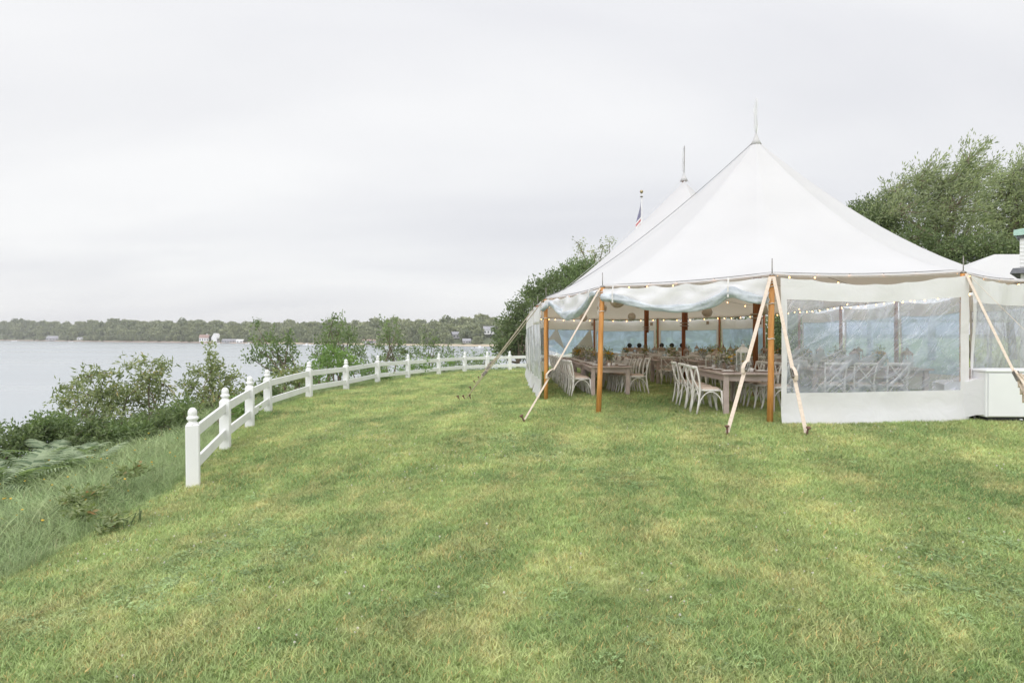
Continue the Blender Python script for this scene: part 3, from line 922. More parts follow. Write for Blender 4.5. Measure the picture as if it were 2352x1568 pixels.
# ------------------------------------------------------------------ trees and shrubs
def plant(name, label, cat, base, lobes, mats, leaf=(.10, .05), dens=1.0, per=12, spread=.28, trunk=.09, stems=1, wind=(0, 0, 0), droop=.0, group=None, seed=1, bark='bark', tint=(0, 1), cross=.4):
    """lobes: (px, py, depth, rx_px, ry_px). A trunk, limbs to each lobe, twigs to leaf clusters, and the leaves."""
    r = np.random.default_rng(seed)
    base = Vector(base)
    root = thing(name, label, cat, base, 0, group)
    wind = np.array(wind, float)
    tr = MB()
    LP, LD, LT = [], [], []
    cen = [at(a[0], a[1], a[2]) - base for a in lobes]
    hub_h = max(.15, min(c.z for c in cen) * .8)
    tops = sorted(range(len(lobes)), key=lambda i: cen[i].z)
    mainc = sum(cen, Vector()) / len(cen)
    starts = []
    for s_ in range(stems):
        a = r.uniform(0, 6.28)
        foot = Vector((math.cos(a), math.sin(a), 0)) * (.0 if stems == 1 else r.uniform(.1, .45))
        foot.z = -.15
        hub = Vector((mainc.x * .35 + foot.x + r.normal(0, .1), mainc.y * .35 + foot.y, hub_h * r.uniform(.8, 1.1)))
        mid = foot.lerp(hub, .5) + Vector((r.normal(0, .05), r.normal(0, .05), 0)) * hub_h
        tr.tube([foot, mid, hub], [trunk, trunk * .85, trunk * .7], 7)
        starts.append(hub)
    for i, (lp, c) in enumerate(zip(lobes, cen)):
        d = lp[2]
        rx, ry = lp[3] * d / FOC, lp[4] * d / FOC
        rd = (rx + ry) * .55
        hub = starts[i % len(starts)]
        k1 = hub.lerp(c, .5) + Vector((r.normal(0, .12), r.normal(0, .12), r.normal(0, .08))) * (c - hub).length
        tr.tube([hub, k1, c], [trunk * .5, trunk * .34, trunk * .16], 5, False)
        nc = max(6, int(dens * (lp[3] * lp[4]) / 22.0))
        dd = r.normal(size=(nc, 3)); dd /= np.linalg.norm(dd, axis=1, keepdims=True)
        q = dd * np.array([rx, rd, ry]) * (r.uniform(.12, 1.12, nc) ** .5)[:, None]
        q += np.array([wind]) * (np.maximum(q[:, 2:3], 0))
        cp = q + np.array(c)
        cp[:, 2] = np.maximum(cp[:, 2], .05)
        for j in range(0, nc, 3):
            e = Vector(cp[j])
            tr.tube([c, c.lerp(e, .55) + Vector(r.normal(0, .05, 3)) * rx, e], [trunk * .14, trunk * .09, trunk * .035], 4, False)
        m = per
        axis = dd * .8 + wind[None] * 1.2 + np.array([0, 0, .25]) + r.normal(0, .35, (nc, 3))
        axis /= np.linalg.norm(axis, axis=1, keepdims=True)
        tpos = r.uniform(-1, 1, (nc, m, 1))
        p = cp[:, None] + axis[:, None] * tpos * spread + r.uniform(-spread * cross, spread * cross, (nc, m, 3))
        ld = axis[:, None] * (.7 if cross > .3 else 1.3) + r.normal(0, .55 if cross > .3 else .4, (nc, m, 3)) + np.array([0, 0, -droop])
        ct = np.clip(r.normal(.5, .2, (nc, 1)) + r.normal(0, .16, (nc, m)), 0, 1)
        LP.append(p.reshape(-1, 3)); LD.append(ld.reshape(-1, 3)); LT.append(ct.ravel())
    P, D, T = np.concatenate(LP), np.concatenate(LD), np.concatenate(LT)
    v, q = leaf_quads(r, P, D, leaf[0], leaf[1])
    tr.build('trunk' if stems == 1 else 'stems', M[bark], root)
    o = bpy.data.objects.new('crown' if stems == 1 else 'foliage', numpy_mesh('crown', v, q, M[mats], tint[0] + (tint[1] - tint[0]) * T))
    link(o); o.parent = root
    return root


def on_ground(px, d):
    x = (px - CX) / FOC * d
    return (x, d, G(x, d))


def J(lobes, d, seed):
    r = random.Random(seed)
    return [(a, b, d * (1 + r.uniform(-.025, .025)), c, e) for a, b, c, e in lobes]


WIND = (.55, 0, .25)
RT = 'broad trees behind the tent'
plant('tree', 'tall wind-bent tree with a pale forked trunk rising behind the tent roof', 'tree', on_ground(2140, 36),
      J([(2222, 368, 38, 30), (2250, 390, 36, 22), (2133, 402, 20, 34), (2171, 420, 50, 32), (2110, 415, 30, 32), (2230, 420, 45, 35), (2060, 440, 40, 28), (2133, 452, 80, 42), (2058, 486, 65, 34), (2190, 478, 85, 48), (2120, 525, 90, 38), (2205, 550, 75, 36), (2020, 500, 45, 26)], 36, 1),
      'lf_gale', (.22, .06), .85, 18, .75, .20, 1, WIND, .0, RT, 11, 'barkpale', cross=.2)
plant('tree', 'small bushy tree showing above the low slope of the tent roof', 'tree', on_ground(1995, 37),
      J([(1968, 482, 22, 20), (1998, 478, 24, 22), (1990, 505, 45, 24), (2030, 520, 45, 26), (2035, 470, 26, 26)], 37, 2), 'lf_dark', (.17, .075), 2.0, 12, .35, .12, 1, WIND, 0, RT, 12)
plant('tree', 'big dense tree above the green-trimmed white building', 'tree', on_ground(2330, 38),
      J([(2323, 408, 38, 34), (2350, 398, 30, 40), (2288, 420, 22, 24), (2310, 448, 70, 46), (2285, 500, 65, 46), (2340, 500, 60, 56), (2400, 450, 60, 70), (2310, 560, 70, 36), (2400, 540, 70, 50), (2440, 400, 60, 60)], 38, 3),
      'lf_gale', (.22, .06), .85, 18, .75, .22, 1, WIND, 0, RT, 13, cross=.2)
plant('tree', 'dark understorey tree between the two tents', 'tree', on_ground(2240, 34),
      J([(2255, 575, 85, 30), (2180, 575, 60, 24), (2100, 548, 50, 20), (2310, 590, 50, 26), (2245, 640, 70, 40)], 34, 4), 'lf_dark', (.17, .08), 2.0, 12, .35, .14, 1, (.2, 0, .1), 0, RT, 14)
for k_, (px_, d_) in enumerate(((1440, 48), (1560, 47), (1690, 46), (1830, 44))):
    plant('tree', ['leafy green tree seen through the far clear wall beside the drink crates', 'round leafy tree seen through the middle of the far clear wall',
                   'broad leafy tree seen through the far clear wall nearest its inland pole', 'leafy tree beyond the inland wall, seen through its clear window'][k_], 'tree', on_ground(px_, d_),
          J([(px_ - 30, 720, 50, 45), (px_ + 30, 690, 55, 50), (px_, 650, 50, 45), (px_ + 10, 760, 65, 40), (px_ - 40, 780, 45, 35), (px_ + 45, 790, 45, 30)], d_, 20 + k_),
          'lf_green' if k_ % 2 else 'lf_shrub', (.17, .08), 1.0, 12, .42, .18, 1, (0, 0, 0), 0, 'trees beyond the far clear wall', 20 + k_)
plant('shrub', 'dark shrub filling the open gap in the inland tent wall', 'shrub', on_ground(1795, 29.5),
      J([(1775, 770, 30, 45), (1800, 740, 35, 40), (1790, 810, 40, 35), (1815, 790, 30, 40)], 29.5, 30), 'lf_dark', (.12, .06), 1.5, 12, .3, .07, 3, (0, 0, 0), 0, None, 30)
LT_ = 'dark trees by the water wall of the tent'
plant('tree', 'dark full tree whose crown reaches down to the white fence', 'tree', on_ground(1190, 41),
      J([(1160, 770, 27, 28), (1172, 738, 26, 22), (1195, 704, 24, 24), (1175, 795, 34, 24), (1215, 740, 34, 44), (1205, 800, 42, 24), (1150, 800, 22, 20)], 41, 5), 'lf_dark', (.17, .09), 2.3, 12, .32, .16, 1, (0, 0, 0), 0, LT_, 15)
plant('tree', 'dark tree topping the low end of the tent roof, between two others', 'tree', on_ground(1240, 44),
      J([(1222, 674, 27, 20), (1245, 656, 24, 20), (1240, 690, 34, 34), (1268, 648, 24, 20), (1262, 700, 40, 40)], 44, 6), 'lf_dark', (.17, .09), 2.3, 12, .32, .16, 1, (0, 0, 0), 0, LT_, 16)
plant('tree', 'mid green tree whose top edge follows the tent roof', 'tree', on_ground(1300, 47),
      J([(1288, 634, 24, 20), (1308, 622, 24, 20), (1335, 616, 28, 26), (1300, 665, 46, 40), (1350, 640, 40, 40)], 47, 7), 'lf_shrub', (.17, .09), 2.3, 12, .32, .16, 1, (0, 0, 0), 0, LT_, 17)
plant('tree', 'tallest airy tree with open tufts behind the tent roof', 'tree', on_ground(1360, 50),
      J([(1328, 560, 13, 14), (1340, 578, 16, 12), (1325, 590, 12, 10), (1352, 600, 20, 16), (1366, 582, 16, 12), (1386, 566, 20, 12), (1400, 556, 14, 9), (1350, 628, 34, 22), (1400, 600, 34, 34)], 50, 8), 'lf_olive', (.17, .075), 1.0, 9, .32, .14, 1, (0, 0, 0), 0, LT_, 18)

SG = 'shrubs and saplings on the bank'
plant('shrub', 'olive sumac shrub standing out lowest against the water', 'shrub', on_ground(205, 14),
      J([(160, 886, 26, 14), (205, 864, 32, 14), (242, 856, 22, 11), (148, 920, 26, 20), (205, 908, 48, 22), (262, 905, 36, 34), (200, 950, 46, 18), (255, 955, 40, 20)], 14, 9), 'lf_olive', (.125, .034), .80, 10, .15, .035, 5, (.1, 0, 0), .25, SG, 31)
plant('shrub', 'olive sumac shrub with two flat tufts above the water', 'shrub', on_ground(330, 14.5),
      J([(298, 838, 22, 11), (350, 832, 28, 12), (375, 845, 16, 12), (330, 868, 40, 22), (372, 885, 32, 26), (308, 920, 52, 32), (350, 955, 48, 26)], 14.5, 10), 'lf_olive', (.125, .034), .80, 10, .15, .035, 5, (.1, 0, 0), .25, SG, 32)
plant('shrub', 'leafy shrub with one pointed top just before the fence', 'shrub', on_ground(485, 16),
      J([(481, 812, 11, 22), (492, 838, 20, 22), (452, 852, 20, 14), (490, 868, 34, 28), (532, 872, 24, 22), (440, 890, 32, 20), (500, 912, 52, 28), (562, 905, 26, 22), (440, 935, 50, 24), (500, 945, 48, 18)], 16, 11), 'lf_olive', (.09, .045), 1.05, 10, .15, .035, 4, (0, 0, 0), .1, SG, 33)
plant('sapling', 'open crowned sapling nearest the camera along the fence', 'tree', on_ground(640, 21),
      J([(590, 750, 8, 14), (598, 780, 13, 16), (628, 782, 13, 22), (663, 785, 12, 18), (597, 808, 26, 13), (638, 815, 32, 20), (582, 826, 22, 9), (665, 822, 20, 22), (630, 850, 26, 16)], 21, 12), 'lf_shrub', (.10, .055), 1.35, 9, .17, .05, 2, (-.1, 0, .2), 0, SG, 34)
plant('sapling', 'tallest sapling with upright shoots behind the fence', 'tree', on_ground(780, 25),
      J([(767, 726, 7, 13), (786, 738, 8, 13), (758, 748, 12, 12), (776, 765, 26, 18), (802, 768, 18, 22), (748, 786, 26, 16), (790, 800, 38, 20), (738, 815, 26, 14), (822, 815, 22, 18), (780, 835, 44, 20)], 25, 13), 'lf_shrub', (.11, .055), 1.4, 9, .2, .06, 2, (-.1, 0, .2), 0, SG, 35)
plant('shrub', 'bright green shrub in front of the tallest sapling', 'shrub', on_ground(765, 22.5),
      J([(770, 812, 34, 16), (745, 828, 28, 13), (800, 835, 26, 14), (770, 850, 46, 16)], 22.5, 14), 'lf_bright', (.11, .06), 1.5, 10, .18, .035, 4, (0, 0, 0), .1, SG, 36)
plant('sapling', 'sapling with three slanting spires behind the fence', 'tree', on_ground(900, 30),
      J([(879, 745, 7, 14), (893, 748, 6, 13), (911, 750, 7, 15), (888, 770, 15, 14), (915, 775, 11, 17), (870, 790, 22, 9), (900, 802, 36, 14), (932, 805, 20, 12), (900, 820, 36, 12)], 30, 15), 'lf_shrub', (.12, .06), 1.5, 9, .22, .05, 2, (-.15, 0, .2), 0, SG, 37)
plant('sapling', 'low sapling with two thin shoots nearest the tent', 'tree', on_ground(990, 34),
      J([(977, 771, 6, 11), (999, 776, 6, 11), (985, 795, 20, 11), (960, 802, 20, 11), (1012, 802, 20, 11), (1042, 808, 16, 9), (990, 818, 46, 10)], 34, 16), 'lf_shrub', (.12, .06), 1.5, 9, .22, .045, 2, (-.1, 0, .1), 0, SG, 38)
LOW = [(700, 858, 21, 'low shrub under the fence rails beyond the bright green shrub', 'lf_bright'), (600, 890, 18, 'rounded shrub behind the leaning fence post', 'lf_shrub'),
       (545, 940, 14, 'low green shrub behind the second fence span', 'lf_bright'), (845, 838, 27, 'low leafy shrub behind the rails between two saplings', 'lf_shrub'),
       (860, 862, 25.5, 'pale green bush growing through the lower fence rail', 'lf_bright'), (945, 838, 29, 'small bush at the foot of the three-spired sapling', 'lf_bright'),
       (1005, 832, 33, 'small bush behind the rails under the thin-shooted sapling', 'lf_bright'), (1062, 826, 35.5, 'small bush just before the dark tree, behind the rails', 'lf_shrub'),
       (1108, 824, 36, 'low bush touching the dark tree behind the fence', 'lf_bright'), (660, 862, 19.5, 'olive shrub showing between the sapling and the fence', 'lf_olive')]
for i, (px_, py_, d_, lb, mt) in enumerate(LOW):
    plant('shrub', lb, 'shrub', on_ground(px_, d_), J([(px_ - 16, py_, 22, 13), (px_ + 16, py_ - 4, 22, 14), (px_, py_ + 12, 34, 12), (px_ + 30, py_ + 6, 16, 11)], d_, 60 + i), mt, (.10, .05), 1.5, 10, .17, .03, 3, (0, 0, 0), .1, SG, 60 + i)
DARK = [(30, 1020, 11.0, 'dark leafy bush at the frame edge above the ferns', 46, 26), (85, 992, 11.5, 'dark leafy bush second along from the frame edge', 40, 28), (140, 985, 12.0, 'dark bush under the lowest sumac, ferns before it', 42, 30),
        (195, 1000, 11.6, 'dark bush behind the topmost ferns', 42, 28), (250, 1008, 12.0, 'dark bush between two sumacs at the bank top', 42, 28), (305, 1000, 12.2, 'dark green bush under the two-tufted sumac', 44, 32),
        (360, 985, 12.8, 'mid green bush by the tall grass, near the first fence post', 44, 32), (405, 955, 13.6, 'pale leafed bush just beyond the first fence post', 36, 30)]
for i, (px_, py_, d_, lb, a_, b_) in enumerate(DARK):
    plant('shrub', lb, 'shrub', on_ground(px_, d_), J([(px_ - 20, py_, a_ * .7, b_ * .8), (px_ + 18, py_ - 8, a_ * .7, b_ * .8), (px_, py_ + 18, a_, b_ * .7), (px_ + 8, py_ - 20, a_ * .5, b_ * .5)], d_, 80 + i),
          ('lf_dark', 'lf_shrub', 'lf_shrub')[i % 3], (.085, .036), 1.15, 11, .14, .025, 4, (0, 0, 0), .1, 'leafy bushes along the top of the bank', 80 + i)
plant('shrub', 'thin twig of a shrub entering at the frame edge over the water', 'shrub', on_ground(-30, 13), J([(-8, 978, 12, 10), (-30, 1000, 26, 22)], 13, 99), 'lf_shrub', (.08, .04), 1.3, 9, .12, .02, 2, (0, 0, 0), 0, SG, 99)


def frond_mesh(seed):
    """A fern frond: an arching stalk with pairs of tapering, drooping side leaflets."""
    r = np.random.default_rng(seed)
    V, Q, T = [], [], []
    for i in range(15):
        t = .14 + .86 * i / 14
        c = np.array([t * .66, 0, .30 * t - .36 * t * t])
        ln = .20 * math.sin(math.pi * (1 - t) ** .8 * .9 + .16) + .012
        for sg in (-1, 1):
            ax = np.array([.38, sg, r.normal(-.02, .05)]); ax /= np.linalg.norm(ax)
            tt = float(np.clip(r.normal(.55, .3), 0, 1))
            w = .0135 * (.45 + ln / .2)
            for k in range(3):
                o = len(V)
                for q in (k, k + 1):
                    u = q / 3
                    p = c + ax * ln * u + np.array([0, 0, -.30 * ln * u * u])
                    ww = w * (1 - .9 * u) + .0012
                    V += [p + np.array([ww, 0, 0]), p - np.array([ww, 0, -.002])]
                Q.append((o, o + 1, o + 3, o + 2)); T.append(tt)
    st = MB().tube([(t * .66, 0, .30 * t - .36 * t * t - .003) for t in (0, .15, .35, .55, .75, .95)], [.004, .0035, .003, .002, .0015, .001], 5).mesh('frond', M['fernstalk'])
    return st, numpy_mesh('leaflets', np.array(V), np.array(Q), M['lf_fern'], np.array(T))


FR = [frond_mesh(i) for i in range(3)]
FERN = [(15, 1085, 9.6, 'fern at the frame edge, in the second rank'), (60, 1062, 10.3, 'fern tucked under the dark bush second from the frame edge'), (115, 1052, 10.6, 'fern in the middle of the fern bed, upper rank'),
        (165, 1052, 10.7, 'fern below the bush behind the topmost ferns'), (205, 1068, 10.2, 'last fern before the tall grass'), (-15, 1118, 9.0, 'fern half cut by the frame edge, nearest the camera'), (45, 1105, 9.3, 'large pale fern in the lower rank'),
        (95, 1085, 9.8, 'fern with its fronds lying over the tall grass'), (145, 1078, 10.0, 'fern between the middle fern and the grass')]
for i, (px_, py_, d_, lb) in enumerate(FERN):
    x_ = (px_ - CX) / FOC * d_
    z_ = at(px_, py_ + 18, d_).z
    rt = thing('fern', lb, 'fern', (x_, d_, min(z_, G(x_, d_) + .35) if z_ > G(x_, d_) else G(x_, d_)), rng.uniform(0, 6), 'ferns on the bank')
    MB().tube([(0, 0, -.45), (0, 0, .04)], [.03, .02], 6).build('rootstock', M['stem'], rt)
    for j in range(8):
        o = link(bpy.data.objects.new('frond', FR[j % 3][0])); o.parent = rt
        lv_ = tag(link(bpy.data.objects.new('leaflets', FR[j % 3][1])), kind='stuff'); lv_.parent = o
        o.rotation_euler = (rng.uniform(-.25, .25), rng.uniform(-.8, -.1), j * .785 + rng.uniform(-.2, .2))
        o.scale = [rng.uniform(.7, 1.15)] * 3
# reddish broad-leaved weeds in the tall grass
for i, (px_, py_, d_, lb) in enumerate(((215, 1135, 7.6, 'reddish leafy weed clump in the tall grass below the ferns'), (165, 1150, 7.1, 'second reddish weed clump, nearer the frame edge'), (250, 1205, 6.5, 'reddish weed at the mown edge'),
                                        (300, 1085, 8.2, 'small red-tipped weed nearest the first fence post'), (195, 1180, 6.8, 'weed clump between two reddish weeds'))):
    x_ = (px_ - CX) / FOC * d_
    g_ = Vector((x_, d_, G(x_, d_)))
    plant('weed', lb, 'weed', g_, [(px_, py_ - 8, d_, 17, 12), (px_ + 14, py_, d_ + .1, 14, 9), (px_ - 15, py_ + 2, d_ - .1, 14, 9)], 'lf_weed', (.075, .030), 1.0, 7, .07, .008, 4, (0, 0, 0), .1, 'weeds in the tall grass', 140 + i, 'stem')


# ------------------------------------------------------------------ white fence
FP = [(-3.90, 8.34), (-4.50, 10.70), (-4.96, 12.90), (-5.50, 15.40), (-5.47, 18.40), (-5.20, 21.40), (-4.79, 24.30), (-4.12, 27.0), (-3.25, 30.3), (-2.26, 32.6), (-1.22, 33.6), (-.11, 34.3), (2.30, 34.9), (4.7, 35.9), (7.0, 37.2)]


def build_fence():
    root = thing('post_and_rail_fence', 'white post and rail fence curving along the edge of the lawn', 'fence', (FP[0][0], FP[0][1], G(*FP[0])))
    bz = root.location.copy()
    pm = MB()
    pm.box((0, 0, .31), (.155, .155, .92))
    pm.lathe([(.107, .77), (.10, .79), (.098, .80)], 4)
    # square neck turned 45 degrees reads as the moulded shoulder of the post
    post_me = MB().box((0, 0, .31), (.155, .155, .92)).mesh('post', M['white'], .012)
    fin = MB().lathe([(.072, .765), (.066, .782), (.048, .795), (.044, .806), (.058, .818), (.068, .832), (.070, .846), (.064, .860), (.050, .868), (.052, .884), (.055, .905), (.052, .930), (.041, .952), (.024, .967), (.001, .972)], 14)
    fin_me = fin.mesh('finial', M['white'])
    rs = random.Random(3)
    for i, (x, y) in enumerate(FP):
        o = link(bpy.data.objects.new('post', post_me)); o.parent = root
        j = FP[min(i + 1, len(FP) - 1)]; k = FP[max(i - 1, 0)]
        o.rotation_euler = (rs.uniform(-.01, .01), -.085 if i == 3 else (-.02 if i == 0 else rs.uniform(-.012, .012)), math.atan2(j[1] - k[1], j[0] - k[0]) + (.12 if i == 0 else 0))
        o.location = Vector((x, y, G(x, y))) - bz
        f = link(bpy.data.objects.new('finial', fin_me)); f.parent = o
    for i in range(len(FP) - 1):
        a, b = Vector((*FP[i], G(*FP[i]))), Vector((*FP[i + 1], G(*FP[i + 1])))
        u = (b - a).normalized()
        if i > 0: a = a - u * 0.03
        for h in (.20, .60):
            m = MB()
            up = Vector((0, 0, 1)); sd_ = u.cross(up).normalized() * .021
            p0, p1 = a + u * .05, b - u * .05
            vs = []
            for p in (p0, p1):
                for s1, s2 in ((-1, 0), (1, 0), (1, 1), (-1, 1)):
                    vs.append(p - bz + sd_ * s1 + up * (h + s2 * .145 - .02))
            m.add(vs, [(0, 1, 5, 4), (1, 2, 6, 5), (2, 3, 7, 6), (3, 0, 4, 7), (3, 2, 1, 0), (4, 5, 6, 7)])
            m.build('rail', M['white'], root, .006)


build_fence()

# ------------------------------------------------------------------ the sailcloth tent
EAVE = [  # name, x, y, eave height above the camera
    ('P2', 1.69, 12.75, .955), ('P1', 4.15, 10.90, 1.01), ('P0', 7.20, 10.90, 1.05), ('M1', 9.65, 12.75, 1.05), ('R1', 10.35, 15.6, 1.03), ('R2', 10.35, 18.4, 1.00), ('R3', 10.35, 21.5, .98), ('R4', 10.35, 24.6, .96), ('R5', 10.3, 27.9, .93),
    ('Q1', 9.45, 31.1, .90), ('Q2', 7.05, 33.0, .87), ('Q3', 3.98, 33.0, .85), ('Q4', 1.62, 31.1, .86), ('L5', .72, 28.2, .87), ('L4', .70, 25.2, .88), ('L3', .70, 22.2, .89), ('L2', .72, 19.1, .90), ('L1', .80, 16.1, .915)]
EV = {n: Vector((x, y, CAMZ + z)) for n, x, y, z in EAVE}
EN = [e[0] for e in EAVE]
PK = [Vector((5.67, 15.9, CAMZ + 4.56)), Vector((5.53, 22.0, CAMZ + 5.10)), Vector((5.50, 28.1, CAMZ + 4.50))]
POW = dict(P2=1.40, P1=1.46, P0=1.46, M1=1.45, R1=1.20, R2=1.15, R3=1.15, R4=1.15, R5=1.2, Q1=1.4, Q2=1.45, Q3=1.45, Q4=1.4, L5=1.22, L4=1.2, L3=1.2, L2=1.2, L1=1.24)
TENT_O = Vector((5.6, 22.0, G(5.6, 22.0)))
tent = thing('sailcloth_tent', 'large white three-peaked sailcloth tent with wooden poles and clear window walls', 'tent', TENT_O)


def spine(y):
    if y <= PK[0].y: return PK[0].copy()
    if y >= PK[2].y: return PK[2].copy()
    i = 0 if y < PK[1].y else 1
    a, b = PK[i], PK[i + 1]
    t = (y - a.y) / (b.y - a.y)
    p = a.lerp(b, t)
    v = 1 - abs(2 * t - 1)
    r = 1 - .42 * (1 - (1 - v) ** 1.7)
    e = CAMZ + .95
    p.z = e + (p.z - e) * r
    return p


def roof_at(e, pw, t):
    s = spine(e.y)
    p = s.lerp(e, t)
    p.z = e.z + (s.z - e.z) * (1 - t) ** pw
    return p


def perimeter(n):
    out = []
    for i, a in enumerate(EN):
        b = EN[(i + 1) % len(EN)]
        A, B = EV[a], EV[b]
        inw = (Vector((5.6, (A.y + B.y) / 2 if 15 < (A.y + B.y) / 2 < 29 else min(max((A.y + B.y) / 2, 16), 28), A.z)) - (A + B) / 2); inw.z = 0; inw.normalize()
        for k in range(n):
            t = k / n
            w = 4 * t * (1 - t)
            p = A.lerp(B, t) + inw * .10 * w
            p.z -= .035 * w
            out.append((p, POW[a] * (1 - t) + POW[b] * t))
    return out


def build_roof():
    per = perimeter(10)
    ts = [0, .012, .03, .06, .1, .15, .2, .26, .32, .38, .45, .52, .59, .66, .73, .8, .87, .94, 1.0]
    m = MB()
    n = len(per)
    vs = []
    for t in ts:
        for e, pw in per:
            vs.append(roof_at(e, pw, t) - TENT_O)
    for e, pw in per:                       # the hanging lip of the eave
        vs.append(e - TENT_O + Vector((0, 0, -.045)))
    fs = [(i * n + k, i * n + (k + 1) % n, (i + 1) * n + (k + 1) % n, (i + 1) * n + k) for i in range(len(ts)) for k in range(n)]
    m.add(vs, fs, True)
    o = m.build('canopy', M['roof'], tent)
    # rope along the eave
    rp = [p[0] - TENT_O + Vector((0, 0, -.03)) for p in per]
    MB().tube(rp + [rp[0]], .006, 6, False).build('eave_rope', M['tan'], o)
    for k, (pk, names) in enumerate(((0, ('L1', 'R1')), (1, ('L3', 'R3')), (2, ('L5', 'R5')))):
        for nm in names:
            e = EV[nm].copy()
            path = []
            for i in range(25):
                t = .02 + .98 * i / 24
                s = PK[pk]
                if nm in ('P2', 'P1', 'P0', 'M1'):
                    p = roof_at(e, POW[nm], t)
                else:
                    e2 = e.copy(); e2.y = PK[pk].y
                    p = roof_at(e2, POW[nm], t)
                path.append(p - TENT_O + Vector((0, 0, .006)))
            MB().tube(path, .008 if nm == 'L1' else .005, 5, False).build('seam_rope', M['rope'] if nm == 'L1' else M['whiterope'], o)


build_roof()


def build_masts():
    for k, pk in enumerate(PK):
        p = pk - TENT_O
        h = .96 if k == 0 else (1.02 if k == 1 else .25)
        m = MB().tube([p + Vector((0, 0, -.1)), p + Vector((.02, 0, h))], [.016, .010], 7)
        mast = m.build('mast', M['steel'] if k else M['polewhite'], tent)
        MB().lathe([(.13, -.14), (.075, -.03), (.045, .05), (.03, .10), (.02, .12)], 14, p + Vector((0, 0, .02))).build('peak_collar', M['roof'], tent)
        if k < 2:
            # long drooping pennant, folded against its mast
            vs, fs = [], []
            n = 14
            sgn = -1
            for i in range(n + 1):
                t = i / n
                z = h * (1 - t * .93)
                w = (.012 + .115 * math.sin(math.pi * min(1, t * 1.02) ** 1.3) * (.8 + .3 * math.sin(9 * t))) * (1.15 if k == 0 else .75)
                for j in range(5):
                    u = j / 4
                    vs.append(p + Vector((sgn * w * (u - (.42 if k == 0 else .05)), .035 * math.sin(u * 7 + t * 5), z + .01 * math.sin(6 * u))))
            for i in range(n):
                for j in range(4):
                    fs.append((i * 5 + j, i * 5 + j + 1, i * 5 + 6 + j, i * 5 + 5 + j))
            MB().add(vs, fs, True).build('pennant', M['pennant'], tent)


build_masts()


def build_poles():
    for n, x, y, z in EAVE:
        e = EV[n]
        g = G(x, y)
        foot = Vector((x, y, g - .02)); top = Vector((x, y, e.z - .03))
        if n == 'P2': foot.x -= .075
        if n == 'P1': foot.x -= .03
        r0 = .050
        pts = [foot, foot.lerp(top, .33) + Vector((.006, 0, 0)), foot.lerp(top, .66) + Vector((-.004, 0, 0)), top]
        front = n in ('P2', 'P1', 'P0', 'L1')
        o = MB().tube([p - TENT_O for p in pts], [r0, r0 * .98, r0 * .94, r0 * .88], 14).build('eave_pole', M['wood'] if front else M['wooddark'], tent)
        MB().tube([top - TENT_O + Vector((0, 0, -.05)), top - TENT_O + Vector((0, 0, .26))], .008, 6).build('pole_pin', M['steel'], o)
        MB().lathe([(.046, -.02), (.046, 0), (.03, .014), (.012, .022)], 10, top - TENT_O).build('pole_cap', M['steel'], o)
        if n in ('P2', 'P1', 'L1', 'P0'):
            for h in (.10, .14, .19, .46) + ((1.02,) if n == 'P1' else ()):
                c = top.lerp(foot, h / (top - foot).length) - TENT_O
                ring = [c + Vector((math.cos(a) * .054, math.sin(a) * .054, .006 * math.sin(3 * a))) for a in [2 * math.pi * i / 16 for i in range(17)]]
                MB().tube(ring, .0075, 6, False).build('cord_tie', M['whiterope'], o)
            c = top.lerp(foot, .28 / (top - foot).length) - TENT_O + Vector((-.055 if n != 'P0' else .055, -.03, 0))
            lo = [c, c + Vector((-.03, -.01, -.06)), c + Vector((.0, -.02, -.12)), c + Vector((-.035, -.01, -.20)), c + Vector((-.015, -.01, -.29))]
            MB().tube(lo, .006, 5).build('cord_end', M['whiterope'], o)
    for k, pk in enumerate(PK):
        g = G(pk.x, pk.y)
        a = Vector((pk.x, pk.y, g - .02)) - TENT_O; b = pk - TENT_O + Vector((0, 0, -.06))
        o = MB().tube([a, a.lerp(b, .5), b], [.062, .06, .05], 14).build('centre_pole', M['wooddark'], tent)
        q = a + Vector((.085, -.03, 1.72))
        MB().tube([q, q + Vector((0, 0, 2.0))], .04, 10).build('splice_pole', M['wooddark'], o)
        for hz in (1.86, 1.95):
            MB().tube([a + Vector((.02 + math.cos(t) * .13, -.01 + math.sin(t) * .085, hz)) for t in [2 * math.pi * i / 16 for i in range(17)]], .02, 6, False).build('pole_lashing', M['tan'], o)


build_poles()


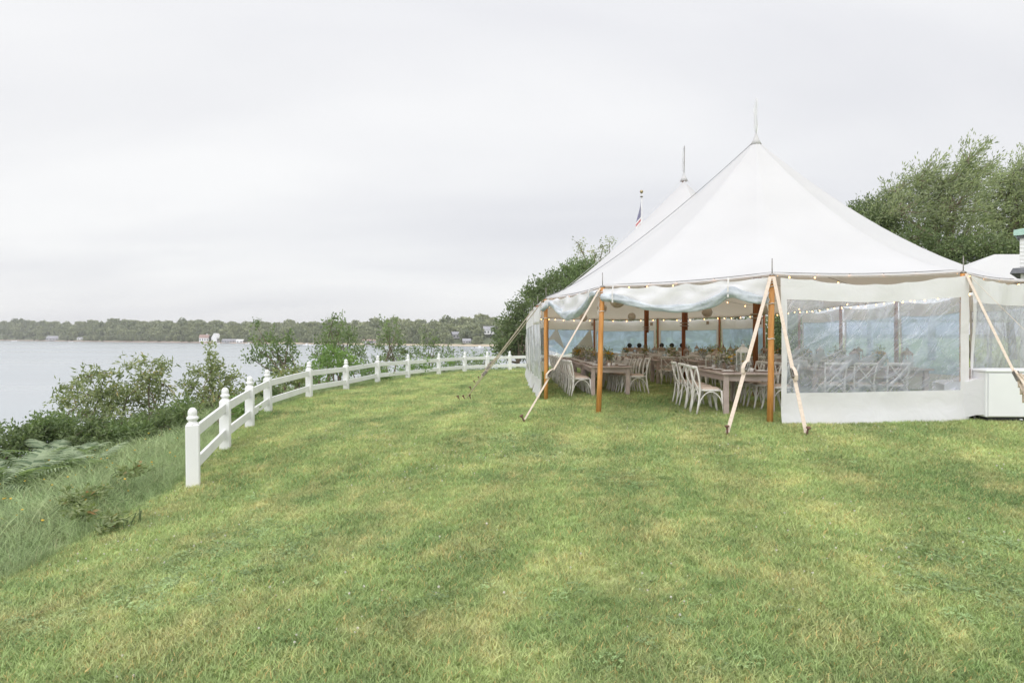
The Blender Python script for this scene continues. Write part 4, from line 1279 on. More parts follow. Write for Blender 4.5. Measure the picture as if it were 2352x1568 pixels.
def panel(A, B, near=False, a0=.045, a1=.955, skirt=.53, band=.40, off=.085, trim=(.02, .0), folds=1.0, seed=0, sag=.10, matw='wall', matp='pane', pane=True):
    """One sidewall of cloth with its clear window, between two eave poles."""
    A, B = A.copy(), B.copy()
    u = B - A; u.z = 0
    Ln = u.length
    n = Vector((u.y, -u.x, 0)).normalized()
    mid = (A + B) / 2
    if (Vector((5.6, min(max(mid.y, 16), 28), 0)) - Vector((mid.x, mid.y, 0))).dot(n) > 0: n = -n
    sd_ = seed * 7.31

    def P(a, h, H, extra=0.0):
        a_ = trim[0] + a * (1 - trim[0] - trim[1])
        p = A.lerp(B, a_)
        g = G(p.x + n.x * off, p.y + n.y * off)
        top = p.z - .07 - sag * (math.sin(math.pi * a) ** 1.6) * max(0, h) ** 3 - .018 * abs(math.sin(a * math.pi * 6)) * h ** 6
        z = g - .015 + (top - g) * h
        zz = z - g
        w = .022 * folds * math.sin(a * Ln * 5.2 + sd_ + 1.3 * math.sin(zz * 2.1)) * (.35 + .65 * abs(2 * h - 1))
        w += .018 * folds * mn.noise((a * Ln * 2.2 + sd_, zz * 1.6, sd_)) + .008 * mn.noise((a * Ln * 7 + zz * 4, zz * 6 - a * 9, sd_))
        w += .07 * max(0, .12 - h) / .12 + .03 * math.sin(math.pi * h)
        return p * 1 + n * (off + w + extra) + Vector((0, 0, z - p.z)) - TENT_O

    ref = A.lerp(B, .5)
    H = ref.z - G(ref.x, ref.y)
    h0, h1 = skirt / H, 1 - band / H
    na, nh = (48, 30) if near else (16, 9)
    al = sorted(set([0, a0 * .5, a0, a1, (1 + a1) / 2, 1] + [a0 + (a1 - a0) * i / na for i in range(na + 1)]))
    hl = sorted(set([h0 * i / 6 for i in range(7)] + [h1 + (1 - h1) * i / 6 for i in range(7)] + [h0 + (h1 - h0) * i / nh for i in range(nh + 1)]))
    idx = {}
    vs, fs = [], []

    def V(i, j):
        if (i, j) not in idx:
            idx[(i, j)] = len(vs); vs.append(P(al[i], hl[j], H))
        return idx[(i, j)]
    for i in range(len(al) - 1):
        for j in range(len(hl) - 1):
            am, hm = (al[i] + al[i + 1]) / 2, (hl[j] + hl[j + 1]) / 2
            if pane and a0 < am < a1 and h0 < hm < h1: continue
            fs.append((V(i, j), V(i + 1, j), V(i + 1, j + 1), V(i, j + 1)))
    o = MB().add(vs, fs, True).build('sidewall', M[matw], tent)
    if pane:
        ai = [a for a in al if a0 - 1e-9 <= a <= a1 + 1e-9]; hi = [h for h in hl if h0 - 1e-9 <= h <= h1 + 1e-9]
        e_ = .006
        ai[0] -= e_; ai[-1] += e_; hi[0] -= e_; hi[-1] += e_
        vs = [P(a, h, H, -.008) for h in hi for a in ai]
        w_ = len(ai)
        fs = [(j * w_ + i, j * w_ + i + 1, (j + 1) * w_ + i + 1, (j + 1) * w_ + i) for j in range(len(hi) - 1) for i in range(w_ - 1)]
        MB().add(vs, fs, True).build('window_pane', M[matp], o)
    return o


W1 = panel(EV['P1'], EV['P0'], True, .03, .955, .53, .35, .075, (.035, -.012), 1.0, 1, .12)
panel(EV['P0'], EV['M1'], True, .05, .95, .60, .42, .075, (.012, .0), 1.4, 2, .05)
panel(EV['M1'], EV['R1'], False, seed=3)
panel(EV['R1'], EV['R2'], False, seed=4, matp='farpane')
panel(EV['R2'], EV['R3'], False, seed=5, matp='farpane')
panel(EV['R3'], EV['R4'], False, seed=6, matp='farpane')
panel(EV['R5'], EV['Q1'], False, seed=7, matp='farpane', band=.5)
panel(EV['Q1'], EV['Q2'], False, seed=8, matp='farpane', band=.55, sag=.03)
panel(EV['Q2'], EV['Q3'], False, seed=9, matp='farpane', band=.55, sag=.03)
panel(EV['L5'], EV['Q4'], False, seed=10)
for i, (a, b) in enumerate((('L1', 'L2'), ('L2', 'L3'), ('L3', 'L4'), ('L4', 'L5'))):
    panel(EV[a], EV[b], i < 2, .10, .90, .5, .5, .09, (.0, .0), 2.0, 20 + i, .06, matp='sidepane')


def folded_panel():
    """The far corner wall, half taken down: a band, two hanging flaps, clear film between and an open foot."""
    A, B = EV['Q4'], EV['Q3']
    g = G((A.x + B.x) / 2, (A.y + B.y) / 2)
    H = 2.40

    def P(a, h, e=0):
        p = A.lerp(B, a)
        n = Vector((-(B - A).y, (B - A).x, 0)).normalized()
        return Vector((p.x, p.y, g + (p.z - .06 - g) * h)) + n * (.05 + e + .02 * math.sin(a * 13 + h * 5)) - TENT_O
    band = MB().add([P(i / 10, h) for h in (.80, 1.0) for i in range(11)], [(i, i + 1, i + 12, i + 11) for i in range(10)], True)
    o = band.build('sidewall', M['farwall'], tent)
    for tri in (((.20, .83), (.0, .58), (.37, .40), (.13, .60)), ((.92, .82), (.52, .36), (.66, .50), (.99, .42))):
        m = MB()
        a, b, c, d = [P(x, y, -.03) for x, y in tri]
        m.add([a, b, d, c], [(0, 1, 2), (0, 2, 3)]).build('hanging_flap', M['farwall'], o)
    pn = [P(x, y) for x, y in ((0, .79), (1, .79), (1, .42), (.55, .36), (.35, .30), (0, .42))]
    MB().add(pn, [(0, 1, 2, 3, 4, 5)]).build('window_pane', M['farpane'], o)


folded_panel()


def swag(A, B, prof, seed):
    """A sidewall tied up under the eave: a strip of cloth and, along its foot, the rolled clear window."""
    A, B = A.copy(), B.copy()
    u = B - A; u.z = 0
    n = Vector((u.y, -u.x, 0)).normalized()
    mid = (A + B) / 2
    if (Vector((5.6, 16, 0)) - Vector((mid.x, mid.y, 0))).dot(n) > 0: n = -n
    xs, ys = [p[0] for p in prof], [p[1] for p in prof]
    N = 70

    def drop(a):
        return float(np.interp(a, xs, ys))

    def sm(a):
        return sum(drop(min(1, max(0, a + k * .012))) for k in (-2, -1, 0, 1, 2)) / 5
    vs, fs = [], []
    R = 12
    for i in range(N + 1):
        a = .012 + .976 * i / N
        p = A.lerp(B, a)
        top = .075 + .055 * abs(math.sin(a * math.pi * 5 + seed)) * math.sin(math.pi * a)
        bot = max(sm(a) - .07, top + .05)
        for j in range(R + 1):
            v = j / R
            w = .05 * math.sin(a * 26 + 3 * v + seed * 3) * (.3 + v) * .6 + .03 * mn.noise((a * 9, v * 2.5, seed)) + .05 * v
            vs.append(p + n * (.055 + w) + Vector((0, 0, -(top + (bot - top) * v))) - TENT_O)
    for i in range(N):
        for j in range(R):
            fs.append((i * (R + 1) + j, (i + 1) * (R + 1) + j, (i + 1) * (R + 1) + j + 1, i * (R + 1) + j + 1))
    o = MB().add(vs, fs, True).build('sidewall', M['wall'], tent)
    vs, fs = [], []
    K = 22
    for i in range(N + 1):
        a = .012 + .976 * i / N
        c = A.lerp(B, a) + n * .10 + Vector((0, 0, -(sm(a) - .068))) - TENT_O
        ends = .75 + .25 * min(1, min(a, 1 - a) * 9)
        r1 = (.058 + .012 * math.sin(a * 9 + seed)) * ends
        r2 = (.070 + .018 * math.sin(a * 7.3 + seed * 2) + .015 * mn.noise((a * 11, 0, seed))) * ends
        for k in range(K):
            th = 2 * math.pi * k / K
            f = 1 + .13 * math.sin(3 * th + a * 17 + seed) + .10 * math.sin(5 * th - a * 29) + .16 * mn.noise((a * 20, math.cos(th) * 1.6, math.sin(th) * 1.6 + seed))
            vs.append(c + n * (math.cos(th) * r1 * f) + Vector((0, 0, math.sin(th) * r2 * f)))
    for i in range(N):
        for k in range(K): fs.append((i * K + k, i * K + (k + 1) % K, (i + 1) * K + (k + 1) % K, (i + 1) * K + k))
    fs += [tuple(range(K)), tuple(N * K + k for k in reversed(range(K)))]
    m = MB().add(vs, fs, True)
    m.build('rolled_window', M['roll'], o)
    for at_a in [p[0] for p in prof if len(p) > 2]:
        p = A.lerp(B, at_a) + n * .16 - TENT_O
        d = sm(at_a)
        MB().strip([p + Vector((0, 0, -.04)), p + n * .03 + Vector((0, 0, -d * .55)), p + n * .02 + Vector((0, 0, -d - .015))], u, .03, .006).build('tie_band', M['whiterope'], o)


swag(EV['P2'], EV['P1'], [(0, .30), (.10, .33, 1), (.19, .41), (.31, .52), (.46, .58), (.58, .58), (.66, .53), (.73, .44), (.79, .32, 1), (.86, .42), (.93, .49), (1, .50)], 1)
swag(EV['L1'], EV['P2'], [(0, .38), (.09, .30), (.20, .24, 1), (.34, .44), (.5, .58), (.68, .55), (.82, .42), (.93, .20, 1), (1, .25)], 2)

STAKE = None


def stake(loc, label, lean, group='steel tent stakes'):
    global STAKE
    if STAKE is None:
        STAKE = (MB().tube([(0, 0, -.3), (0, 0, .13)], .014, 8).mesh('shaft', M['rust']), MB().lathe([(.014, .12), (.034, .13), (.036, .142), (.022, .152)], 10).mesh('head', M['rust']))
    o = thing('tent_stake', label, 'stake', loc, 0, group)
    o.rotation_euler = lean
    for nm, me in zip(('shaft', 'head'), STAKE):
        c = link(bpy.data.objects.new(nm, me)); c.parent = o


def guy(pole, sx, sy, w=.05, buckle=.26, label=None, lean=(0, 0, 0), coil=False):
    top = EV[pole] + Vector((0, 0, -.06))
    e = Vector((sx, sy, G(sx, sy) + .05))
    d = (e - top)
    h = Vector((d.x, d.y, 0)).normalized()
    top += h * .06
    side = Vector((-h.y, h.x, 0))
    path = []
    for i in range(9):
        t = i / 8
        p = top.lerp(e, t); p.z -= .015 * 4 * t * (1 - t)
        path.append(p - TENT_O)
    m = MB()
    # the band twists a quarter turn on its way down
    m.strip(path, side, w, .005)
    o = m.build('guy_strap', M['strap'], tent)
    c = top.lerp(e, 1 - buckle) - TENT_O + Vector((0, 0, -.03))
    t = d.normalized(); nn = t.cross(side).normalized()
    if nn.z < 0: nn = -nn
    R = Matrix((side, nn, t)).transposed()
    b = MB()
    b.box(c + nn * .022, (w * 1.25, .012, .15), R)
    for s_ in (-1, 1): b.box(c + side * s_ * w * .68 + nn * .03, (.008, .05, .15), R)
    b.tube([c + nn * .035 + t * .05 - side * w * .8, c + nn * .035 + t * .05 + side * w * .8], .016, 8)
    b.build('ratchet', M['steel'], o)
    lp = [c + nn * .03 - t * .10, c + nn * .075 - t * .02, c + nn * .085 + t * .06, c + nn * .05 + t * .12, c + nn * .03 + t * .08]
    if coil: lp = [c - t * .1 + nn * .03, c + nn * .06 + t * .04, c + nn * .07 + t * .16, c + nn * .05 + t * .28, c + nn * .035 + t * .3, c + nn * .02 + t * .22]
    b = MB().strip(lp, side, w * .9, .012)
    if coil:                                     # the spare webbing hangs below in a long loop
        q = c + nn * .06 - t * .02
        for k_, (dx, ln_) in enumerate(((-.03, .20), (.0, .30), (.035, .42))):
            dn = Vector((0, 0, -1))
            b.strip([q + side * dx, q + side * (dx + .02) + dn * ln_ * .5 + nn * .03, q + side * (dx + .03) + dn * ln_ + nn * .02, q + side * (dx + .05) + dn * (ln_ + .01) + nn * .05, q + side * (dx + .055) + dn * ln_ * .55 + nn * .07, q + side * (dx + .03) + dn * .03 + nn * .03], nn, w * .8, .012)
    b.build('strap_tail', M['strap'], o)
    if label: stake((sx, sy, G(sx, sy)), label, lean)


guy('P2', .22, 11.85, .052, .34, 'rusty round-headed stake under the strap from the second open pole', (.25, -.45, 0))
guy('P1', 3.07, 9.72, .058, .40, 'rusty stake beside the strap that crosses the open corner', (.05, -.05, 0))
guy('P1', 4.14, 9.60, .055, .36, 'rusty stake in front of the clear front wall', (.35, .1, 0))
guy('P0', 7.30, 9.35, .046, .33, 'rusty stake in front of the white machine', (.35, .1, 0), True)
guy('P0', 8.65, 9.55, .03, .3, 'rusty stake beyond the white machine', (.2, .3, 0))
guy('M1', 11.3, 11.2, .05, .3, 'rusty stake at the inland front corner', (.2, .3, 0))
for nm, xx in (('R1', 12.3), ('R2', 12.4), ('R3', 12.4)):
    guy(nm, xx, EV[nm].y, .05, .3)
LEFT = [('L1', -1.15, 16.95, 'rusty stake nearest on the water side of the tent'), ('L2', -1.15, 19.7, 'second rusty stake on the water side of the tent'), ('L3', -1.2, 22.7, 'third rusty stake on the water side'), ('L4', -1.2, 25.6, 'fourth rusty stake on the water side'), ('L5', -1.15, 28.6, 'last rusty stake on the water side, near the fence')]
for nm, sx, sy, lb in LEFT:
    guy(nm, sx, sy, .05, .27, lb, (.1, -.5, 0))
for k_, (sx, sy) in enumerate(((-1.28, 16.9), (-1.02, 17.0))):
    stake((sx, sy, G(sx, sy)), ['stake beside the nearest water-side stake, toward the fence', 'stake beside the nearest water-side stake, toward the tent'][k_], (.1, -.5 + .2 * k_, 0))


# fire labels on the far valance
def valance_labels():
    for i, (a, b, t) in enumerate((('Q3', 'Q2', .90), ('Q2', 'Q1', .82), ('Q4', 'Q3', .95))):
        p = EV[a].lerp(EV[b], t)
        inn = Vector((5.6, 28, 0)) - Vector((p.x, p.y, 0)); inn.normalize()
        c = p + inn * .02 + Vector((0, 0, -.28)) - TENT_O
        u = (EV[b] - EV[a]).normalized()
        R = Matrix((u, inn, Vector((0, 0, 1)))).transposed()
        MB().box(c, (.13, .004, .15), R).build('sewn_label', M['tan'], tent)


valance_labels()

# ------------------------------------------------------------------ tables and chairs
def make_chair():
    t = thing('cross_back_chair', 'x', 'chair', (0, 0, 0))
    def leg_front(s):
        return MB().tube([(s * .185, .185, .45), (s * .19, .195, .30), (s * .20, .215, .12), (s * .212, .245, 0)], [.019, .019, .017, .014], 8)
    def post(s):
        return MB().tube([(s * .205, -.275, 0), (s * .192, -.235, .2), (s * .183, -.205, .45), (s * .187, -.215, .60), (s * .20, -.245, .75), (s * .205, -.275, .865)], [.015, .018, .019, .018, .017, .016], 8)
    parts = []
    for s in (-1, 1):
        parts.append(('leg', leg_front(s), 'chair')); parts.append(('rear_post', post(s), 'chair'))
    m = MB()
    ring = []
    for i in range(25):
        a = 2 * math.pi * i / 24
        x, y = math.cos(a), math.sin(a)
        k = 1 / max(abs(x), abs(y)) ** .55
        ring.append((x * .195 * k * (1 + .08 * y), y * .19 * k, .452))
    m.tube(ring, .021, 8, False, 1.0)
    parts.append(('seat_frame', m, 'chair'))
    m = MB()
    prof = [(.02, .455), (.93, .458), (1.0, .475), (.97, .492), (.80, .503), (.4, .508), (.001, .509)]
    vs = []
    n = 24
    for r, z in prof:
        for i in range(n):
            a = 2 * math.pi * i / n
            x, y = math.cos(a), math.sin(a)
            k = 1 / max(abs(x), abs(y)) ** .5
            vs.append((x * .188 * k * r * (1 + .08 * y), y * .182 * k * r, z))
    m.add(vs, [(j * n + i, j * n + (i + 1) % n, (j + 1) * n + (i + 1) % n, (j + 1) * n + i) for j in range(len(prof) - 1) for i in range(n)], True)
    parts.append(('cushion', m, 'cushion'))
    m = MB()
    pts = []
    for i in range(11):
        u = -1 + 2 * i / 10
        pts.append((u * .225, -.275 - .035 * (1 - u * u), .865))
    m.tube(pts, [.014] + [.022] * 9 + [.014], 10, True, 1.35)
    parts.append(('top_rail', m, 'chair'))
    for s in (-1, 1):
        m = MB()
        p = []
        for i in range(9):
            u = i / 8
            p.append((s * (.175 - .335 * u ** 1.15), -.285 + .068 * u - .02 * math.sin(math.pi * u) + s * .005, .855 - .385 * u))
        m.tube(p, .0115, 6, True, 1.25)
        parts.append(('cross_slat', m, 'chair'))
    for a, b in (((-.198, .212, .17), (.198, .212, .17)), ((-.205, .20, .17), (-.197, -.225, .17)), ((.205, .20, .17), (.197, -.225, .17)), ((-.19, -.222, .2), (.19, -.222, .2))):
        A, B = Vector(a), Vector(b)
        p = []
        for i in range(13):
            u = i / 12
            q = A.lerp(B, u); q.z += .255 * math.sin(math.pi * u) ** .55
            p.append(q)
        parts.append(('bent_brace', MB().tube(p, .0105, 6), 'chair'))
    for nm, mb, mt in parts: mb.build(nm, M[mt], t)
    return t


TW, TH = 1.02, .755


def make_table():
    t = thing('farm_table', 'x', 'table', (0, 0, 0))
    Ln = 2.40
    for i in range(5):
        w = TW / 5
        MB().box(((i - 2) * w, 0, TH - .018), (w - .004, Ln, .036)).build('plank', M['table'], t, .004)
    MB().box((-TW / 2 + .10, 0, TH - .095), (.024, Ln - .30, .115)).box((TW / 2 - .10, 0, TH - .095), (.024, Ln - .30, .115)).box((0, -Ln / 2 + .12, TH - .095), (TW - .28, .024, .115)).box((0, Ln / 2 - .12, TH - .095), (TW - .28, .024, .115)).build('apron', M['table'], t)
    for sx in (-1, 1):
        for sy in (-1, 1):
            MB().box((sx * (TW / 2 - .10), sy * (Ln / 2 - .12), (TH - .036) / 2), (.088, .088, TH - .037), None, 1.0).build('leg', M['table'], t, .006)
    return t


ORD = ['first', 'second', 'third', 'fourth', 'fifth', 'sixth']
ROWS = [  # x, y of the first table's centre, turn, number, step, chairs on (near, far) side, name of the row, (near side, far side)
    (2.34, 17.3, 0, 4, (0, 2.46), (4, 4), 'row by the water wall', ('water side', 'inland side')),
    (4.26, 13.35, 0, 1, (0, 2.46), (4, 4), 'open front corner', ('water side', 'inland side')),
    (7.00, 13.75, 1, 1, (2.46, 0), (3, 4), 'front window', ('front side', 'back side')),
    (6.10, 18.75, 1, 2, (2.46, 0), (4, 4), 'near cross row', ('front side', 'back side')),
    (5.60, 21.55, 1, 2, (2.46, 0), (4, 4), 'middle cross row', ('front side', 'back side')),
    (5.20, 24.40, 1, 2, (2.46, 0), (4, 4), 'third cross row', ('front side', 'back side')),
    (5.00, 27.20, 1, 2, (2.46, 0), (4, 4), 'last cross row', ('front side', 'back side')),
]
CH0 = make_chair()
TB0 = make_table()
used = {'chair': False, 'table': False}
SLOTS = []                                         # place settings and centrepieces go here later


def settle(x, y, pts):
    """Height so that feet standing at pts touch the ground."""
    return sum(G(x + a, y + b) for a, b in pts) / len(pts)


def put_table(x, y, label, rz=0.0):
    z = settle(x, y, [(-.4, -1.1), (.4, -1.1), (-.4, 1.1), (.4, 1.1)]) - .004
    if not used['table']:
        used['table'] = True
        TB0.location = (x, y, z); TB0.rotation_euler = (0, 0, rz); TB0['label'] = label; TB0['group'] = 'farm tables under the tent'
        return z
    clone(TB0, (x, y, z), rz, label, 'farm tables under the tent')
    return z


def put_chair(x, y, rz, label):
    z = settle(x, y, [(-.2, -.2), (.2, .2)]) - .004
    rz += rng.uniform(-.06, .06)
    if not used['chair']:
        used['chair'] = True
        CH0.location = (x, y, z); CH0.rotation_euler = (0, 0, rz); CH0['label'] = label; CH0['group'] = 'cross-back chairs at the tables'
        return
    clone(CH0, (x, y, z), rz, label, 'cross-back chairs at the tables')


for x0, y0, turned, n, step, nch, row, sides in ROWS:
    rz = -math.pi / 2 if turned else 0.0
    for k in range(n):
        x, y = x0 + step[0] * k, y0 + step[1] * k
        which = 'the table' if n == 1 else '%s table' % ORD[k]
        where = ('at the %s' if n == 1 else 'in the %s') % row
        z = put_table(x, y, ('mauve farm table %s' if n == 1 else ORD[k] + ' mauve farm table %s') % where + ('' if n == 1 else (', counted from the water' if turned else ', counted from the open front')), rz)
        SLOTS.append((x, y, z + TH, k, row, rz, '%s %s' % (which, where)))
        for sd_, face, nm, nc in ((-1, -math.pi / 2, sides[0 if not turned else 1], nch[0 if not turned else 1]), (1, math.pi / 2, sides[1 if not turned else 0], nch[1 if not turned else 0])):
            for j in range(nc):
                ly = -.86 + j * .575 + rng.uniform(-.03, .03)
                out = rng.uniform(.06, .16) if (sd_ < 0 or turned) else rng.uniform(-.02, .12)
                lx = sd_ * (TW / 2 + out + .02)
                cx_, cy = x + lx * math.cos(rz) - ly * math.sin(rz), y + lx * math.sin(rz) + ly * math.cos(rz)
                put_chair(cx_, cy, face + rz, '%s chair along the %s of %s %s' % (ORD[j], nm, which, where))


# ------------------------------------------------------------------ things on the tables
def make_lantern(frame, wide, tall):
    t = thing('table_lantern', 'x', 'lantern')
    w = wide / 2
    MB().box((0, 0, .012), (wide + .02, wide + .02, .024)).build('base', M[frame], t, .003)
    m = MB()
    for sx in (-1, 1):
        for sy in (-1, 1): m.box((sx * (w - .008), sy * (w - .008), tall / 2 + .012), (.016, .016, tall - .02))
    for sx in (-1, 1):
        m.box((sx * (w - .0075), 0, tall - .008), (.0145, wide - .036, .016)); m.box((0, sx * (w - .0075), tall - .008), (wide - .036, .0145, .016))
    m.build('frame', M[frame], t)
    for k in range(4):
        R = Matrix.Rotation(k * math.pi / 2, 3, 'Z')
        MB().box(R @ Vector((w - .010, 0, tall / 2 + .012)), (.002, wide - .036, tall - .03), R).build('pane', M['glass'], t)
    m = MB()
    m.lathe([(w * 1.52, tall), (w * 1.5, tall + .012), (w * .62, tall + wide * .46), (w * .5, tall + wide * .5)], 4)
    vs = m.v; c, s_ = math.cos(math.pi / 4), math.sin(math.pi / 4)
    m.v = [(x * c - y * s_, x * s_ + y * c, z) for x, y, z in vs]; m.sm = [False] * len(m.sm)
    m.lathe([(w * .36, tall + wide * .5), (w * .36, tall + wide * .62), (w * .5, tall + wide * .64), (.002, tall + wide * .78)], 10)
    m.build('roof', M[frame], t)
    c0 = Vector((0, 0, tall + wide * .78 + .038))
    MB().tube([c0 + Vector((math.cos(a) * .042, 0, math.sin(a) * .042)) for a in [2 * math.pi * i / 14 for i in range(15)]], .004, 5, False).build('ring_handle', M['steel'], t)
    MB().lathe([(.033, .024), (.033, .15), (.025, .155), (.003, .15)], 12).build('candle', M['candle'], t)
    return t


def make_flowers(seed, tall=.22, mix=('petal_yellow', 'petal_white', 'petal_cream')):
    r = np.random.default_rng(seed)
    t = thing('flower_arrangement', 'x', 'flowers')
    MB().lathe([(.045, 0), (.055, .01), (.062, .06), (.05, .115), (.056, .125)], 14).build('vase', M['tan'], t)
    n = 110
    d = r.normal(size=(n, 3)); d /= np.linalg.norm(d, axis=1, keepdims=True); d[:, 2] = np.abs(d[:, 2])
    P = d * np.array([.15, .15, tall * .7]) * (r.uniform(.15, 1, n) ** .5)[:, None] + np.array([0, 0, .10])
    st = r.integers(0, n, 50)
    P[st, 2] += r.uniform(.05, .22, 50)
    v, q = leaf_quads(r, P, d + r.normal(0, .5, (n, 3)) + np.array([0, 0, .3]), .062, .028)
    o = link(bpy.data.objects.new('foliage', numpy_mesh('foliage', v, q, M['lf_olive'], r.uniform(.1, .95, n)))); o.parent = t
    m = MB()
    for i in range(16):
        a, rr = r.uniform(0, 6.28), r.uniform(.03, .2)
        m.tube([(0, 0, .08), (rr * .4 * math.cos(a), rr * .4 * math.sin(a), .22), (rr * math.cos(a), rr * math.sin(a), r.uniform(.22, tall + .16))], .0022, 4)
    m.build('stems', M['stem'], t)
    for i in range(17):
        a = r.uniform(0, 6.28); el = r.uniform(.1, 1.45)
        c = Vector((math.cos(a) * math.cos(el) * .155, math.sin(a) * math.cos(el) * .155, .13 + math.sin(el) * tall * .72))
        b = MB()
        R = r.uniform(.028, .052)
        for k in range(3):                                  # ruffled bloom: nested cups of petals
            npt = 6
            for p_ in range(npt):
                w = 2 * math.pi * (p_ + k * .5) / npt
                rr = R * (1 - k * .28); hh = R * (.15 + k * .32)
                u1, u2 = w - .62, w + .62
                b.add([c, c + Vector((math.cos(u1) * rr, math.sin(u1) * rr, hh)), c + Vector((math.cos(w) * rr * 1.2, math.sin(w) * rr * 1.2, hh + R * .25)), c + Vector((math.cos(u2) * rr, math.sin(u2) * rr, hh))], [(0, 1, 2, 3)], True)
        b.ball(c + Vector((0, 0, R * .5)), R * .55, 7, 5, .8)
        b.build('bloom', M[mix[i % len(mix)]], t)
    return t


LN0 = make_lantern('tan', .155, .27)
LN1 = make_lantern('whitemetal', .19, .36)
FL = [make_flowers(1), make_flowers(2, .26, ('petal_yellow', 'petal_yellow', 'petal_cream')), make_flowers(3, .20, ('petal_white', 'petal_cream', 'petal_white'))]
GL0 = tag(MB().lathe([(.030, .001), (.033, .002), (.036, .05), (.038, .115), (.036, .115), (.034, .05), (.028, .008), (.001, .007)], 14).build('drinking_glass', M['glass']), 'x', 'glass')
WG0 = tag(MB().lathe([(.034, 0), (.033, .004), (.006, .008), (.004, .085), (.02, .10), (.038, .135), (.040, .17), (.033, .205), (.0315, .205), (.038, .17), (.036, .137), (.015, .104), (.001, .10)], 14).build('wine_glass', M['glass']), 'x', 'glass')
PL0 = tag(MB().lathe([(.11, 0), (.155, .008), (.162, .013), (.150, .012), (.11, .006), (.001, .006)], 22).build('charger_plate', M['plate']), 'x', 'plate')
nv = MB()
nv.box((0, 0, .008), (.10, .20, .014)); nv.box((0, .0, .018), (.07, .12, .006))
NK0 = tag(nv.build('folded_napkin', M['napkin'], None, .003), 'x', 'napkin')
VS0 = tag(MB().lathe([(.05, 0), (.052, .004), (.052, .30), (.050, .30), (.049, .012), (.001, .010)], 16).build('glass_cylinder', M['glass']), 'x', 'vase')
CU0 = tag(MB().lathe([(.028, 0), (.038, .02), (.041, .05), (.036, .072), (.034, .070), (.036, .05), (.024, .012), (.001, .01)], 12).build('votive_cup', M['napkin']), 'x', 'candle holder')
first = {}


def put(src, x, y, z, rz, label, group):
    k = src.name
    if k not in first:
        first[k] = 1
        src.location = (x, y, z); src.rotation_euler = (0, 0, rz); src['label'] = label; src['group'] = group
        return src
    return clone(src, (x, y, z), rz, label, group)


fcount = 0
for x, yc, z, k, row, rz, tn in SLOTS:
    near = (row == 'row by the water wall' and k < 2) or row in ('open front corner', 'front window') or (row == 'near cross row' and k == 0)
    corner = row == 'open front corner'
    z += .0008
    cs, sn = math.cos(rz), math.sin(rz)

    def on(lx, ly, src, dz, turn, label, group):
        return put(src, x + lx * cs - ly * sn, yc + lx * sn + ly * cs, z + dz, turn + rz, label, group)
    for sx in (-1, 1):
        for j in range(4):
            ly = -.86 + j * .575
            lx = sx * (TW / 2 - .20)
            sd = ('water side' if sx < 0 else 'inland side') if not rz else ('back side' if sx < 0 else 'front side')
            lab = lambda what: '%s %s on %s of %s' % (ORD[j], what, sd, tn)
            on(lx, ly, PL0, 0, 0, lab('charger plate'), 'charger plates on ' + tn)
            on(lx + rng.uniform(-.01, .01), ly, NK0, .0135, math.pi / 2 + rng.uniform(-.1, .1), lab('folded napkin'), 'napkins on ' + tn)
            if near:
                on(lx - sx * .21, ly + .10, GL0, 0, 0, lab('tumbler'), 'tumblers on ' + tn)
                on(lx - sx * .20, ly - .02, WG0, 0, 0, lab('stemmed glass'), 'stemmed glasses on ' + tn)
            else:
                on(lx - sx * .20, ly + .05, GL0, 0, 0, lab('tumbler'), 'tumblers on ' + tn)
    # a run of lanterns, flowers and glass down the middle
    ends = ('water', 'inland') if rz else ('front', 'far')
    on(.02, .95, LN0, 0, rng.uniform(-.4, .4), 'tan lantern toward the %s end of %s' % (ends[1], tn), 'tan lanterns on the tables')
    on(rng.uniform(-.05, .05), .42, FL[fcount % 3], 0, rng.uniform(0, 6), 'flowers toward the %s end of %s' % (ends[1], tn), 'flower arrangements on the tables'); fcount += 1
    if corner:
        on(.05, -.62, LN1, 0, .15, 'tall white-framed lantern near the front end of %s' % tn, None)
    else:
        on(0, -.10, LN0, 0, rng.uniform(-.3, .3), 'tan lantern in the middle of %s' % tn, 'tan lanterns on the tables')
    on(rng.uniform(-.05, .05), -.48 if not corner else -.25, FL[fcount % 3], 0, rng.uniform(0, 6), 'flowers toward the %s end of %s' % (ends[0], tn), 'flower arrangements on the tables'); fcount += 1
    if near:
        for q_, (dx, dy) in enumerate(((-.12, -.8), (.13, -.14), (-.14, .18), (.12, .70))):
            on(dx, dy, VS0, 0, 0, '%s glass cylinder along %s' % (ORD[q_], tn), 'glass cylinders on ' + tn)
        for q_, (dx, dy) in enumerate(((-.02, -1.02), (.10, -.92), (.16, .08), (-.16, .52))):
            on(dx, dy, CU0, 0, 0, '%s white votive cup along %s' % (ORD[q_], tn), 'votive cups on ' + tn)


